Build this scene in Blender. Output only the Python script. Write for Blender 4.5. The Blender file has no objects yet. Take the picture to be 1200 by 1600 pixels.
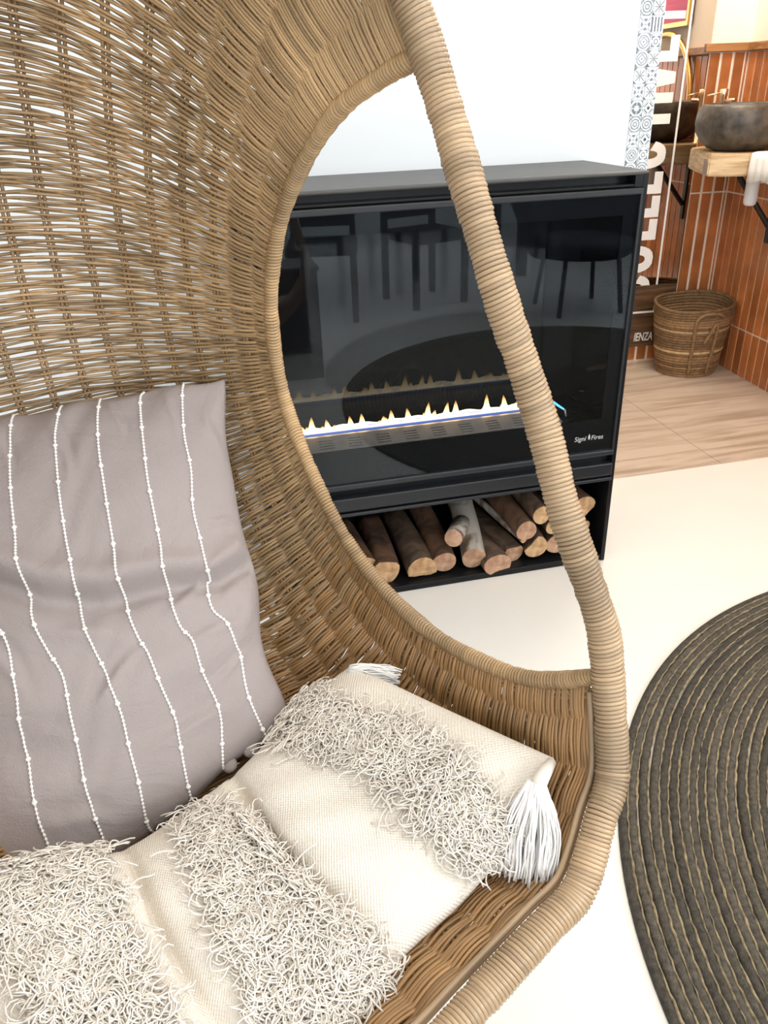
import bpy, bmesh, math, random
import numpy as np
from mathutils import Vector, Matrix

random.seed(7)
rng = np.random.default_rng(11)
SC = bpy.context.scene
COL = SC.collection
PI = math.pi

# ------------------------------------------------------------------ camera
EYE = np.array([0.0, 0.0, 1.35])
FPX = 1225.0
PITCH, ROLL, YAW = math.radians(28.32), math.radians(-2.19), math.radians(12.18)


def cam_basis():
    c, s = math.cos(PITCH), math.sin(PITCH)
    r = np.array([1, 0, 0.0]); u = np.array([0, s, c]); b = np.array([0, -c, s])
    cr, sr = math.cos(ROLL), math.sin(ROLL)
    R = np.array([cr * r + sr * u, -sr * r + cr * u, b])
    a = -YAW
    Q = np.array([[math.cos(a), -math.sin(a), 0], [math.sin(a), math.cos(a), 0], [0, 0, 1]])
    return Q @ R.T


BAS = cam_basis()
cam_data = bpy.data.cameras.new('camera')
cam_data.sensor_fit = 'VERTICAL'
cam_data.sensor_height = 36.0
cam_data.lens = 36.0 * FPX / 1600.0
cam_data.clip_start = 0.02
cam = bpy.data.objects.new('camera', cam_data)
COL.objects.link(cam)
M4 = Matrix.Identity(4)
for i in range(3):
    for j in range(3):
        M4[i][j] = BAS[i][j]
    M4[i][3] = EYE[i]
cam.matrix_world = M4
SC.camera = cam

# ------------------------------------------------------------------ world, lights, exposure
SC.view_settings.view_transform = 'Standard'
SC.view_settings.look = 'None'
SC.view_settings.gamma = 1.0
SC.view_settings.use_curve_mapping = False
SC.view_settings.exposure = 0.04
SC.cycles.use_denoising = True
SC.cycles.max_bounces = 10
SC.cycles.transparent_max_bounces = 16
SC.cycles.caustics_reflective = False
SC.cycles.caustics_refractive = False

world = bpy.data.worlds.new('sky')
SC.world = world
world.use_nodes = True
wn = world.node_tree.nodes
wn['Background'].inputs[0].default_value = (0.80, 0.90, 1.0, 1)
wn['Background'].inputs[1].default_value = 1.6


def area(name, loc, target, sx, sy, power, color):
    l = bpy.data.lights.new(name, 'AREA')
    l.shape = 'RECTANGLE'; l.size = sx; l.size_y = sy; l.energy = power; l.color = color
    o = bpy.data.objects.new(name, l); COL.objects.link(o)
    o.location = loc
    d = Vector(target) - Vector(loc)
    o.rotation_euler = d.to_track_quat('-Z', 'Y').to_euler()
    return o


area('window_daylight_rear', (0.3, -3.85, 1.75), (0.3, 2.0, 0.9), 4.6, 2.0, 88, (0.94, 0.97, 1.0))
area('window_daylight_right', (3.75, -0.9, 1.85), (0.4, 1.0, 0.7), 3.2, 1.9, 92, (0.90, 0.96, 1.0))
area('overhead_fill_light', (0.9, 0.3, 2.92), (0.9, 0.3, 0.0), 2.6, 2.6, 44, (1.0, 0.95, 0.88))  # unseen overhead fill, added to brighten the room; no fixture behind it
area('alcove_ceiling_light', (1.95, 2.95, 2.9), (2.2, 3.3, 0.0), 0.6, 0.6, 30, (1.0, 0.90, 0.76))
area('alcove_wall_glow', (2.40, 2.70, 2.0), (2.62, 3.3, 1.75), 0.15, 0.3, 3.0, (1.0, 0.62, 0.25))

# ------------------------------------------------------------------ helpers


def tag(o, label=None, cat=None, group=None, kind=None):
    if label: o['label'] = label
    if cat: o['category'] = cat
    if group: o['group'] = group
    if kind: o['kind'] = kind
    return o


def empty(name, loc=(0, 0, 0), rz=0.0, parent=None):
    o = bpy.data.objects.new(name, None)
    o.empty_display_size = 0.05
    COL.objects.link(o)
    o.location = loc; o.rotation_euler = (0, 0, rz)
    if parent: o.parent = parent
    return o


class MB:
    """collects vertices and faces, then links them as one mesh object"""

    def __init__(self):
        self.v = []; self.f = []; self.n = 0; self.col = []; self.uv = None

    def add(self, verts, faces, col=None):
        verts = np.asarray(verts, float)
        self.v.append(verts)
        self.f.extend([tuple(i + self.n for i in f) for f in faces])
        self.n += len(verts)
        if col is not None:
            self.col.append(np.full(len(verts), col) if np.isscalar(col) else np.asarray(col))
        else:
            self.col.append(np.full(len(verts), 0.5))
        return self

    def box(self, lo, hi, bev=0.0, M=None, col=None):
        lo = np.minimum(lo, hi).astype(float) if not isinstance(lo, np.ndarray) else lo
        lo = np.array(lo, float); hi = np.array(hi, float)
        if bev <= 0:
            v = np.array([[x, y, z] for z in (lo[2], hi[2]) for y in (lo[1], hi[1]) for x in (lo[0], hi[0])])
            f = [(0, 2, 3, 1), (4, 5, 7, 6), (0, 1, 5, 4), (2, 6, 7, 3), (0, 4, 6, 2), (1, 3, 7, 5)]
        else:
            bm = bmesh.new()
            bmesh.ops.create_cube(bm, size=1.0)
            for q in bm.verts:
                q.co = Vector([(lo[i] + hi[i]) / 2 + q.co[i] * (hi[i] - lo[i]) for i in range(3)])
            bmesh.ops.bevel(bm, geom=bm.edges[:], offset=min(bev, 0.45 * float(np.min(hi - lo))), segments=2, affect='EDGES', profile=0.5)
            bm.verts.index_update()
            v = np.array([q.co[:] for q in bm.verts]); f = [tuple(w.index for w in g.verts) for g in bm.faces]
            bm.free()
        if M is not None: v = xf(M, v)
        return self.add(v, f, col)

    def tube(self, pts, r, sides=6, caps=True, closed=False, col=None, flat=None):
        v, f = tube_geo(pts, r, sides, caps, closed, flat)
        return self.add(v, f, col)

    def lathe(self, prof, seg=24, center=(0, 0, 0), M=None, col=None, wob=None):
        prof = np.asarray(prof, float)
        a = np.arange(seg) * 2 * PI / seg
        v = []
        for k, (r, z) in enumerate(prof):
            rr = r if wob is None else r * (1 + wob(a, k))
            v.append(np.c_[rr * np.cos(a), rr * np.sin(a), np.full(seg, z)])
        v = np.concatenate(v) + np.array(center)
        f = []
        for k in range(len(prof) - 1):
            for i in range(seg):
                j = (i + 1) % seg
                f.append((k * seg + i, k * seg + j, (k + 1) * seg + j, (k + 1) * seg + i))
        if prof[0][0] > 1e-6: f.append(tuple(range(seg))[::-1])
        if prof[-1][0] > 1e-6: f.append(tuple((len(prof) - 1) * seg + i for i in range(seg)))
        if M is not None: v = xf(M, v)
        return self.add(v, f, col)

    def prism(self, poly, d0, d1, axes=None, org=(0, 0, 0), col=None):
        """extrude 2-D polygon (ccw) from d0 to d1; axes = (X, Y, N)"""
        X, Y, N = [np.array(a, float) for a in (axes or ((1, 0, 0), (0, 1, 0), (0, 0, 1)))]
        org = np.array(org, float); n = len(poly)
        v = [org + p[0] * X + p[1] * Y + d0 * N for p in poly] + [org + p[0] * X + p[1] * Y + d1 * N for p in poly]
        f = [tuple(range(n))[::-1], tuple(range(n, 2 * n))]
        f += [(i, (i + 1) % n, n + (i + 1) % n, n + i) for i in range(n)]
        return self.add(v, f, col)

    def grid(self, P, close_u=False, col=None):
        """P: (m, n, 3) array -> quads"""
        m, n = P.shape[:2]
        f = []
        for i in range(m if close_u else m - 1):
            ii = (i + 1) % m
            for j in range(n - 1):
                f.append((i * n + j, ii * n + j, ii * n + j + 1, i * n + j + 1))
        return self.add(P.reshape(-1, 3), f, None if col is None else np.asarray(col).reshape(-1))

    def mesh(self, name, smooth=False):
        me = bpy.data.meshes.new(name)
        v = np.concatenate(self.v) if self.v else np.zeros((0, 3))
        me.from_pydata(v.tolist(), [], self.f)
        at = me.attributes.new('tone', 'FLOAT', 'POINT')
        at.data.foreach_set('value', np.concatenate(self.col).astype(np.float32))
        if smooth:
            me.polygons.foreach_set('use_smooth', np.ones(len(me.polygons), bool))
        me.update()
        return me

    def build(self, name, mat, parent=None, smooth=False, kind=None, label=None):
        me = self.mesh(name, smooth)
        if mat: me.materials.append(mat)
        o = bpy.data.objects.new(name, me)
        COL.objects.link(o)
        if parent is not None:
            o.parent = parent
            o.matrix_parent_inverse = parent.matrix_basis.inverted() if parent.type != 'EMPTY' else Matrix.Identity(4)
            w = world_inv(parent)
            if w is not None:
                me.transform(w)
                o.matrix_parent_inverse = Matrix.Identity(4)
        if kind: o['kind'] = kind
        if label: o['label'] = label
        return o


def world_mat(o):
    m = o.matrix_basis.copy()
    p = o.parent
    while p is not None:
        m = p.matrix_basis @ m
        p = p.parent
    return m


def world_inv(o):
    return world_mat(o).inverted()


def xf(M, v):
    v = np.asarray(v, float)
    A = np.array(M)
    return v @ A[:3, :3].T + A[:3, 3]


def tube_geo(pts, r, sides=6, caps=True, closed=False, flat=None):
    P = np.asarray(pts, float); n = len(P)
    r = np.full(n, r) if np.isscalar(r) else np.asarray(r, float)
    if closed: T = np.roll(P, -1, 0) - np.roll(P, 1, 0)
    else: T = np.gradient(P, axis=0)
    T /= np.linalg.norm(T, axis=1)[:, None] + 1e-12
    ref = np.array([0, 0, 1.0]) if abs(T[0][2]) < 0.9 else np.array([1.0, 0, 0])
    N = np.zeros_like(P)
    v0 = ref - T[0] * (ref @ T[0]); v0 /= np.linalg.norm(v0); N[0] = v0
    for i in range(1, n):
        w = N[i - 1] - T[i] * (N[i - 1] @ T[i]); N[i] = w / (np.linalg.norm(w) + 1e-12)
    B = np.cross(T, N)
    a = np.arange(sides) * 2 * PI / sides
    ring = (np.cos(a)[None, :, None] * N[:, None, :] + np.sin(a)[None, :, None] * B[:, None, :]) * r[:, None, None]
    V = (P[:, None, :] + ring).reshape(-1, 3)
    F = []
    for i in range(n if closed else n - 1):
        ii = (i + 1) % n
        for k in range(sides):
            kk = (k + 1) % sides
            F.append((i * sides + k, i * sides + kk, ii * sides + kk, ii * sides + k))
    if caps and not closed:
        F.append(tuple(range(sides))[::-1]); F.append(tuple((n - 1) * sides + k for k in range(sides)))
    return V, F


def spline(ctrl, n, closed=False):
    """Catmull-Rom through control points, resampled evenly to n points"""
    C_ = np.asarray(ctrl, float); m = len(C_)
    out = []
    segs = m if closed else m - 1
    for i in range(segs):
        if closed: p0, p1, p2, p3 = C_[(i - 1) % m], C_[i], C_[(i + 1) % m], C_[(i + 2) % m]
        else:
            p1, p2 = C_[i], C_[i + 1]
            p0 = C_[i - 1] if i > 0 else 2 * p1 - p2
            p3 = C_[i + 2] if i + 2 < m else 2 * p2 - p1
        t = np.linspace(0, 1, 24, endpoint=False)[:, None]
        out.append(0.5 * (2 * p1 + (p2 - p0) * t + (2 * p0 - 5 * p1 + 4 * p2 - p3) * t ** 2 + (3 * p1 - p0 - 3 * p2 + p3) * t ** 3))
    out = np.concatenate(out + ([C_[:1]] if closed else [C_[-1:]]))
    s = np.r_[0, np.cumsum(np.linalg.norm(np.diff(out, axis=0), axis=1))]
    q = np.linspace(0, s[-1], n + 1)[:-1] if closed else np.linspace(0, s[-1], n)
    return np.stack([np.interp(q, s, out[:, k]) for k in range(out.shape[1])], 1)


def ray(x, y):
    return BAS @ np.array([(x - 600) / FPX, -(y - 800) / FPX, -1.0])


def on_z(x, y, z): d = ray(x, y); return EYE + d * ((z - EYE[2]) / d[2])
def on_y(x, y, Y): d = ray(x, y); return EYE + d * (Y / d[1])
def at_depth(x, y, D): return EYE + ray(x, y) * D


def on_plane(x, y, p, n):
    d = ray(x, y); return EYE + d * (((p - EYE) @ n) / (d @ n))


# ------------------------------------------------------------------ materials


def new_mat(name):
    m = bpy.data.materials.new(name); m.use_nodes = True
    nt = m.node_tree
    return m, nt, nt.nodes['Principled BSDF'], nt.nodes, nt.links


def set_in(b, key, val):
    if key in b.inputs: b.inputs[key].default_value = val


def plain(name, col, rough=0.5, metal=0.0, spec=0.5, noise=None, bump=None, tone=0.0):
    """noise=(scale, amount, detail) mottles the colour; bump=(scale, strength); tone: share of the per-piece attribute"""
    m, nt, b, N, L = new_mat(name)
    c = tuple(col) + (1,)
    b.inputs['Base Color'].default_value = c
    b.inputs['Roughness'].default_value = rough
    b.inputs['Metallic'].default_value = metal
    set_in(b, 'Specular IOR Level', spec)
    tc = N.new('ShaderNodeTexCoord')
    src = None
    if noise:
        t = N.new('ShaderNodeTexNoise'); t.inputs['Scale'].default_value = noise[0]
        t.inputs['Detail'].default_value = noise[2] if len(noise) > 2 else 4
        L.new(tc.outputs['Object'], t.inputs['Vector'])
        r = N.new('ShaderNodeMapRange')
        r.inputs[1].default_value = 0.3; r.inputs[2].default_value = 0.7
        r.inputs[3].default_value = 1 - noise[1]; r.inputs[4].default_value = 1 + noise[1]
        L.new(t.outputs[0], r.inputs[0]); src = r.outputs[0]
    if tone:
        a = N.new('ShaderNodeAttribute'); a.attribute_name = 'tone'
        r2 = N.new('ShaderNodeMapRange')
        r2.inputs[3].default_value = 1 - tone; r2.inputs[4].default_value = 1 + tone
        L.new(a.outputs['Fac'], r2.inputs[0])
        if src is not None:
            mu = N.new('ShaderNodeMath'); mu.operation = 'MULTIPLY'
            L.new(src, mu.inputs[0]); L.new(r2.outputs[0], mu.inputs[1]); src = mu.outputs[0]
        else: src = r2.outputs[0]
    if src is not None:
        mx = N.new('ShaderNodeVectorMath'); mx.operation = 'SCALE'
        mx.inputs[0].default_value = col
        L.new(src, mx.inputs['Scale']); L.new(mx.outputs[0], b.inputs['Base Color'])
    if bump:
        t = N.new('ShaderNodeTexNoise'); t.inputs['Scale'].default_value = bump[0]; t.inputs['Detail'].default_value = 3
        L.new(tc.outputs['Object'], t.inputs['Vector'])
        bp = N.new('ShaderNodeBump'); bp.inputs['Strength'].default_value = bump[1]; bp.inputs['Distance'].default_value = 0.004
        L.new(t.outputs[0], bp.inputs['Height']); L.new(bp.outputs[0], b.inputs['Normal'])
    return m


def streaky(name, c1, c2, scale=(1, 1, 1), sc=6.0, rough=0.5, detail=6, pos=(0.35, 0.65), bump=0.0, c3=None, distort=0.6, tone=0.0):
    m, nt, b, N, L = new_mat(name)
    tc = N.new('ShaderNodeTexCoord'); mp = N.new('ShaderNodeMapping')
    mp.inputs['Scale'].default_value = scale
    t = N.new('ShaderNodeTexNoise'); t.inputs['Scale'].default_value = sc; t.inputs['Detail'].default_value = detail
    t.inputs['Distortion'].default_value = distort
    cr = N.new('ShaderNodeValToRGB')
    cr.color_ramp.elements[0].position = pos[0]; cr.color_ramp.elements[0].color = tuple(c1) + (1,)
    cr.color_ramp.elements[1].position = pos[1]; cr.color_ramp.elements[1].color = tuple(c2) + (1,)
    if c3 is not None:
        e = cr.color_ramp.elements.new(min(0.98, pos[1] + 0.16)); e.color = tuple(c3) + (1,)
    L.new(tc.outputs['Object'], mp.inputs[0]); L.new(mp.outputs[0], t.inputs['Vector'])
    L.new(t.outputs[0], cr.inputs[0])
    out = cr.outputs[0]
    if tone:
        a = N.new('ShaderNodeAttribute'); a.attribute_name = 'tone'
        r2 = N.new('ShaderNodeMapRange'); r2.inputs[3].default_value = 1 - tone; r2.inputs[4].default_value = 1 + tone
        L.new(a.outputs['Fac'], r2.inputs[0])
        mx = N.new('ShaderNodeVectorMath'); mx.operation = 'SCALE'
        L.new(out, mx.inputs[0]); L.new(r2.outputs[0], mx.inputs['Scale']); out = mx.outputs[0]
    L.new(out, b.inputs['Base Color'])
    b.inputs['Roughness'].default_value = rough
    if bump:
        bp = N.new('ShaderNodeBump'); bp.inputs['Strength'].default_value = bump; bp.inputs['Distance'].default_value = 0.004
        L.new(t.outputs[0], bp.inputs['Height']); L.new(bp.outputs[0], b.inputs['Normal'])
    return m


def glass_mat(name, tint=(0.9, 0.95, 0.95), ior=1.5):
    m = bpy.data.materials.new(name); m.use_nodes = True
    nt = m.node_tree; N = nt.nodes; L = nt.links
    N.remove(N['Principled BSDF'])
    tr = N.new('ShaderNodeBsdfTransparent'); tr.inputs[0].default_value = tuple(tint) + (1,)
    gl = N.new('ShaderNodeBsdfGlossy'); gl.inputs['Color'].default_value = (0.86, 0.94, 1.0, 1); gl.inputs['Roughness'].default_value = 0.015
    fr = N.new('ShaderNodeFresnel'); fr.inputs['IOR'].default_value = ior
    mx = N.new('ShaderNodeMixShader')
    L.new(fr.outputs[0], mx.inputs[0]); L.new(tr.outputs[0], mx.inputs[1]); L.new(gl.outputs[0], mx.inputs[2])
    L.new(mx.outputs[0], N['Material Output'].inputs[0])
    return m


def emit(name, col, strength, transp=0.0):
    m = bpy.data.materials.new(name); m.use_nodes = True
    nt = m.node_tree; N = nt.nodes; L = nt.links
    N.remove(N['Principled BSDF'])
    e = N.new('ShaderNodeEmission'); e.inputs[0].default_value = tuple(col) + (1,); e.inputs[1].default_value = strength
    if transp > 0:
        t = N.new('ShaderNodeBsdfTransparent'); mx = N.new('ShaderNodeMixShader'); mx.inputs[0].default_value = transp
        L.new(e.outputs[0], mx.inputs[1]); L.new(t.outputs[0], mx.inputs[2]); L.new(mx.outputs[0], N['Material Output'].inputs[0])
    else: L.new(e.outputs[0], N['Material Output'].inputs[0])
    return m


MAT = {}
MAT['wall'] = plain('white_wall_paint', (0.83, 0.862, 0.88), 0.6, noise=(1.2, 0.01))
MAT['ceiling'] = plain('ceiling_paint', (0.85, 0.85, 0.84), 0.7)
MAT['floor'] = plain('white_painted_screed', (0.86, 0.82, 0.755), 0.38, noise=(2.5, 0.02), bump=(18, 0.012))
MAT['plaster'] = plain('cream_plaster', (0.92, 0.83, 0.73), 0.7, noise=(3, 0.03))
MAT['black'] = plain('black_painted_steel', (0.008, 0.008, 0.009), 0.3, spec=0.22, noise=(60, 0.15))
MAT['black_top'] = plain('matt_black_steel_top', (0.060, 0.057, 0.053), 0.42, noise=(14, 0.12))
MAT['black_gloss'] = plain('black_glass_liner', (0.010, 0.011, 0.013), 0.04, spec=0.42)
MAT['steel'] = plain('brushed_steel', (0.84, 0.71, 0.60), 0.42, metal=0.5, noise=(30, 0.1))
MAT['glass'] = glass_mat('fire_glass', (0.90, 0.92, 0.94), 1.34)
def flame_mat(name):
    m = bpy.data.materials.new(name); m.use_nodes = True
    nt = m.node_tree; N = nt.nodes; L = nt.links
    N.remove(N['Principled BSDF'])
    at = N.new('ShaderNodeAttribute'); at.attribute_name = 'tone'
    cr = N.new('ShaderNodeValToRGB'); el = cr.color_ramp.elements
    el[0].position = 0.0; el[0].color = (1.0, 0.80, 0.50, 1); el[1].position = 1.0; el[1].color = (1.0, 0.36, 0.07, 1)
    e2 = el.new(0.55); e2.color = (1.0, 0.66, 0.27, 1)
    st = N.new('ShaderNodeMapRange'); st.inputs[3].default_value = 5.0; st.inputs[4].default_value = 0.9
    op = N.new('ShaderNodeMapRange'); op.inputs[1].default_value = 0.45; op.inputs[2].default_value = 1.0; op.inputs[3].default_value = 0.0; op.inputs[4].default_value = 0.75
    L.new(at.outputs['Fac'], cr.inputs[0]); L.new(at.outputs['Fac'], st.inputs[0]); L.new(at.outputs['Fac'], op.inputs[0])
    e = N.new('ShaderNodeEmission'); L.new(cr.outputs[0], e.inputs[0]); L.new(st.outputs[0], e.inputs[1])
    t = N.new('ShaderNodeBsdfTransparent'); mx = N.new('ShaderNodeMixShader')
    L.new(op.outputs[0], mx.inputs[0]); L.new(e.outputs[0], mx.inputs[1]); L.new(t.outputs[0], mx.inputs[2])
    L.new(mx.outputs[0], N['Material Output'].inputs[0])
    return m


MAT['flame'] = flame_mat('flame_yellow')
MAT['flame_blue'] = emit('flame_blue', (0.22, 0.36, 1.0), 0.9, 0.5)
MAT['pilot'] = emit('pilot_blue', (0.10, 0.45, 1.0), 3.0)
MAT['logo'] = plain('silver_print', (0.55, 0.55, 0.56), 0.5)
MAT['mirror'] = plain('mirror_silver', (0.66, 0.60, 0.53), 0.01, metal=1.0)
MAT['vinyl'] = plain('white_vinyl', (0.88, 0.87, 0.85), 0.5)
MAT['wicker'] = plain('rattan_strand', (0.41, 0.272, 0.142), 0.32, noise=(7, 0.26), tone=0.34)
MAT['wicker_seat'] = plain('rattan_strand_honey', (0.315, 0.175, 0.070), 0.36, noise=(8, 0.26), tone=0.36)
MAT['wicker_stake'] = plain('rattan_stake', (0.34, 0.205, 0.092), 0.5, noise=(14, 0.18), tone=0.2)
MAT['wrap'] = plain('rattan_wrap', (0.395, 0.275, 0.165), 0.25, noise=(6, 0.34), tone=0.30)
MAT['rim'] = plain('rattan_rim', (0.37, 0.24, 0.12), 0.36, noise=(7, 0.3), tone=0.34)
MAT['core'] = plain('frame_core', (0.22, 0.13, 0.06), 0.6)
MAT['grey_cloth'] = plain('taupe_cotton', (0.335, 0.283, 0.268), 0.85, noise=(5, 0.05), bump=(420, 0.25))


def add_wrinkles(m, scale, dist, strength):
    nt = m.node_tree; N = nt.nodes; L = nt.links; b = N['Principled BSDF']
    prev = b.inputs['Normal'].links[0].from_socket if b.inputs['Normal'].links else None
    tc = N.new('ShaderNodeTexCoord'); mp = N.new('ShaderNodeMapping'); mp.inputs['Scale'].default_value = (1.0, 1.0, 1.6)
    t = N.new('ShaderNodeTexNoise'); t.inputs['Scale'].default_value = scale; t.inputs['Detail'].default_value = 5; t.inputs['Distortion'].default_value = 1.6
    rd = N.new('ShaderNodeMath'); rd.operation = 'ABSOLUTE'; sb = N.new('ShaderNodeMath'); sb.operation = 'SUBTRACT'; sb.inputs[1].default_value = 0.5
    bp = N.new('ShaderNodeBump'); bp.inputs['Strength'].default_value = strength; bp.inputs['Distance'].default_value = dist
    L.new(tc.outputs['Object'], mp.inputs[0]); L.new(mp.outputs[0], t.inputs['Vector']); L.new(t.outputs[0], sb.inputs[0]); L.new(sb.outputs[0], rd.inputs[0]); L.new(rd.outputs[0], bp.inputs['Height'])
    if prev is not None: L.new(prev, bp.inputs['Normal'])
    L.new(bp.outputs[0], b.inputs['Normal'])


add_wrinkles(MAT['grey_cloth'], 5.0, 0.030, 0.26)
MAT['stitch'] = plain('white_thread', (0.84, 0.81, 0.77), 0.8)
MAT['cream_cloth'] = plain('cream_handwoven_cotton', (0.82, 0.75, 0.65), 0.9, noise=(5, 0.05))


def add_basket_weave(m, period, strength):
    """plain-weave relief from the cloth's own thread coordinates (attribute thread, in metres)"""
    nt = m.node_tree; N = nt.nodes; L = nt.links; b = N['Principled BSDF']
    at = N.new('ShaderNodeAttribute'); at.attribute_name = 'thread'
    sp = N.new('ShaderNodeSeparateXYZ'); L.new(at.outputs['Vector'], sp.inputs[0])
    outs = []
    for k in (0, 1):
        mu = N.new('ShaderNodeMath'); mu.operation = 'MULTIPLY'; mu.inputs[1].default_value = 2 * PI / period
        si = N.new('ShaderNodeMath'); si.operation = 'SINE'
        L.new(sp.outputs[k], mu.inputs[0]); L.new(mu.outputs[0], si.inputs[0]); outs.append(si.outputs[0])
    pr = N.new('ShaderNodeMath'); pr.operation = 'MULTIPLY'; L.new(outs[0], pr.inputs[0]); L.new(outs[1], pr.inputs[1])
    t = N.new('ShaderNodeTexNoise'); t.inputs['Scale'].default_value = 160; L.new(at.outputs['Vector'], t.inputs['Vector'])
    ad = N.new('ShaderNodeMath'); ad.operation = 'ADD'; L.new(pr.outputs[0], ad.inputs[0]); L.new(t.outputs[0], ad.inputs[1])
    bp = N.new('ShaderNodeBump'); bp.inputs['Strength'].default_value = strength; bp.inputs['Distance'].default_value = 0.0012
    L.new(ad.outputs[0], bp.inputs['Height']); L.new(bp.outputs[0], b.inputs['Normal'])


add_basket_weave(MAT['cream_cloth'], 0.0062, 0.5)
MAT['tuft'] = plain('cream_yarn', (0.80, 0.735, 0.65), 0.9, tone=0.08)
MAT['tassel'] = plain('white_yarn', (0.90, 0.875, 0.845), 0.9, tone=0.07)
MAT['rug'] = plain('dark_olive_jute', (0.070, 0.058, 0.043), 0.9, noise=(90, 0.45), bump=(260, 0.8), tone=0.3)
MAT['rug_thread'] = plain('tan_jute_thread', (0.26, 0.20, 0.115), 0.9, noise=(70, 0.5), bump=(300, 0.6))
MAT['terra'] = plain('terracotta_glaze', (0.50, 0.175, 0.055), 0.2, noise=(7, 0.25), tone=0.30)
MAT['grout'] = plain('pale_grout', (0.88, 0.76, 0.63), 0.7)
MAT['oak_trim'] = streaky('stained_wood_trim', (0.26, 0.11, 0.04), (0.50, 0.25, 0.10), (0.6, 4, 14), 3, 0.4)
MAT['floor_tile'] = streaky('wood_look_porcelain', (0.40, 0.29, 0.205), (0.66, 0.53, 0.42), (0.9, 9, 1), 2.0, 0.3, pos=(0.28, 0.58), distort=0.9)
MAT['slab'] = streaky('pale_timber_slab', (0.50, 0.33, 0.17), (0.78, 0.60, 0.38), (3, 4, 26), 2.2, 0.5)
MAT['slab_end'] = plain('grey_weathered_end_grain', (0.36, 0.28, 0.23), 0.7, noise=(20, 0.1))
MAT['stone'] = plain('dark_river_stone', (0.080, 0.068, 0.056), 0.42, noise=(17, 0.7, 8), bump=(40, 0.6))
MAT['brass'] = plain('brushed_copper_brass', (0.86, 0.62, 0.42), 0.3, metal=1.0)
MAT['gold'] = plain('gold_tube', (0.85, 0.55, 0.20), 0.25, metal=1.0)
MAT['pvc'] = plain('translucent_white_pvc', (0.78, 0.82, 0.86), 0.3)
MAT['cloth_white'] = plain('white_towel', (0.86, 0.84, 0.80), 0.9)
MAT['basket'] = plain('seagrass_brown', (0.25, 0.145, 0.065), 0.75, noise=(60, 0.3), tone=0.3)
MAT['basket_light'] = plain('seagrass_pale', (0.48, 0.33, 0.17), 0.75, noise=(60, 0.2), tone=0.2)
MAT['bark'] = streaky('log_bark', (0.046, 0.028, 0.018), (0.155, 0.095, 0.058), (1, 1, 1), 22, 0.85, bump=0.8)
MAT['bark_red'] = streaky('log_bark_red', (0.055, 0.027, 0.016), (0.165, 0.083, 0.044), (1, 1, 1), 20, 0.8, bump=0.7)
MAT['bark_white'] = streaky('log_bark_pale', (0.13, 0.08, 0.052), (0.44, 0.39, 0.33), (1, 1, 1), 10, 0.8, bump=0.5, pos=(0.42, 0.52))
MAT['cut'] = streaky('log_cut_face', (0.36, 0.19, 0.085), (0.62, 0.40, 0.21), (1, 1, 1), 30, 0.75)
MAT['cut_red'] = streaky('log_cut_face_red', (0.32, 0.165, 0.095), (0.55, 0.335, 0.215), (1, 1, 1), 30, 0.75)
MAT['dark_wood'] = streaky('dark_walnut', (0.020, 0.013, 0.009), (0.055, 0.034, 0.022), (1, 8, 1), 5, 0.45)
MAT['dark_cloth'] = plain('dark_upholstery', (0.02, 0.022, 0.028), 0.85)
MAT['rope'] = plain('hemp_rope', (0.45, 0.33, 0.19), 0.85)
MAT['iron'] = plain('black_iron', (0.014, 0.013, 0.012), 0.5)
MAT['soap'] = plain('amber_soap_bottle', (0.55, 0.42, 0.26), 0.3)
MAT['picture'] = streaky('magenta_print', (0.42, 0.015, 0.10), (0.55, 0.05, 0.16), (1, 1, 8), 3, 0.4)

# ------------------------------------------------------------------ setting: room shell
WALL_Y = 2.299
CORNER = np.array([2.62, 3.72, 0.0])
AA = math.radians(-4.263)
AX = np.array([math.cos(AA), math.sin(AA), 0]); AY = np.array([-math.sin(AA), math.cos(AA), 0]); AZ_ = np.array([0, 0, 1.0])


def alc(s, y, z=0.0):
    return CORNER + s * AX + y * AY + z * AZ_


AM = Matrix.Identity(4)
for i in range(3):
    AM[i][0] = AX[i]; AM[i][1] = AY[i]; AM[i][3] = CORNER[i]


def structure(name, mb, mat, smooth=False):
    o = mb.build(name, mat, None, smooth); o['kind'] = 'structure'
    return o


H_CEIL = 3.0
fl = MB().box((-3.2, -4.2, -0.05), (4.0, 2.452, 0.0)).box((-3.2, 2.452, -0.05), (1.337, 2.6, -0.0005))
floor = structure('floor', fl, MAT['floor'])
ceil = structure('ceiling', MB().box((-3.2, -4.2, H_CEIL), (4.0, 4.2, H_CEIL + 0.05)), MAT['ceiling'])
wall_b = structure('wall_back', MB().box((-3.2, WALL_Y, 0), (1.338, 3.95, H_CEIL)), MAT['wall'])
structure('wall_left', MB().box((-3.2, -4.2, 0), (-3.05, 2.3, H_CEIL)), MAT['wall'])
wr = MB().box((-3.2, -4.2, 0), (-2.2, -4.05, H_CEIL)).box((2.8, -4.2, 0), (4.0, -4.05, H_CEIL))
wr.box((-2.2, -4.2, 0), (2.8, -4.05, 0.75)).box((-2.2, -4.2, 2.8), (2.8, -4.05, H_CEIL))
structure('wall_rear', wr, MAT['wall'])
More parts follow.
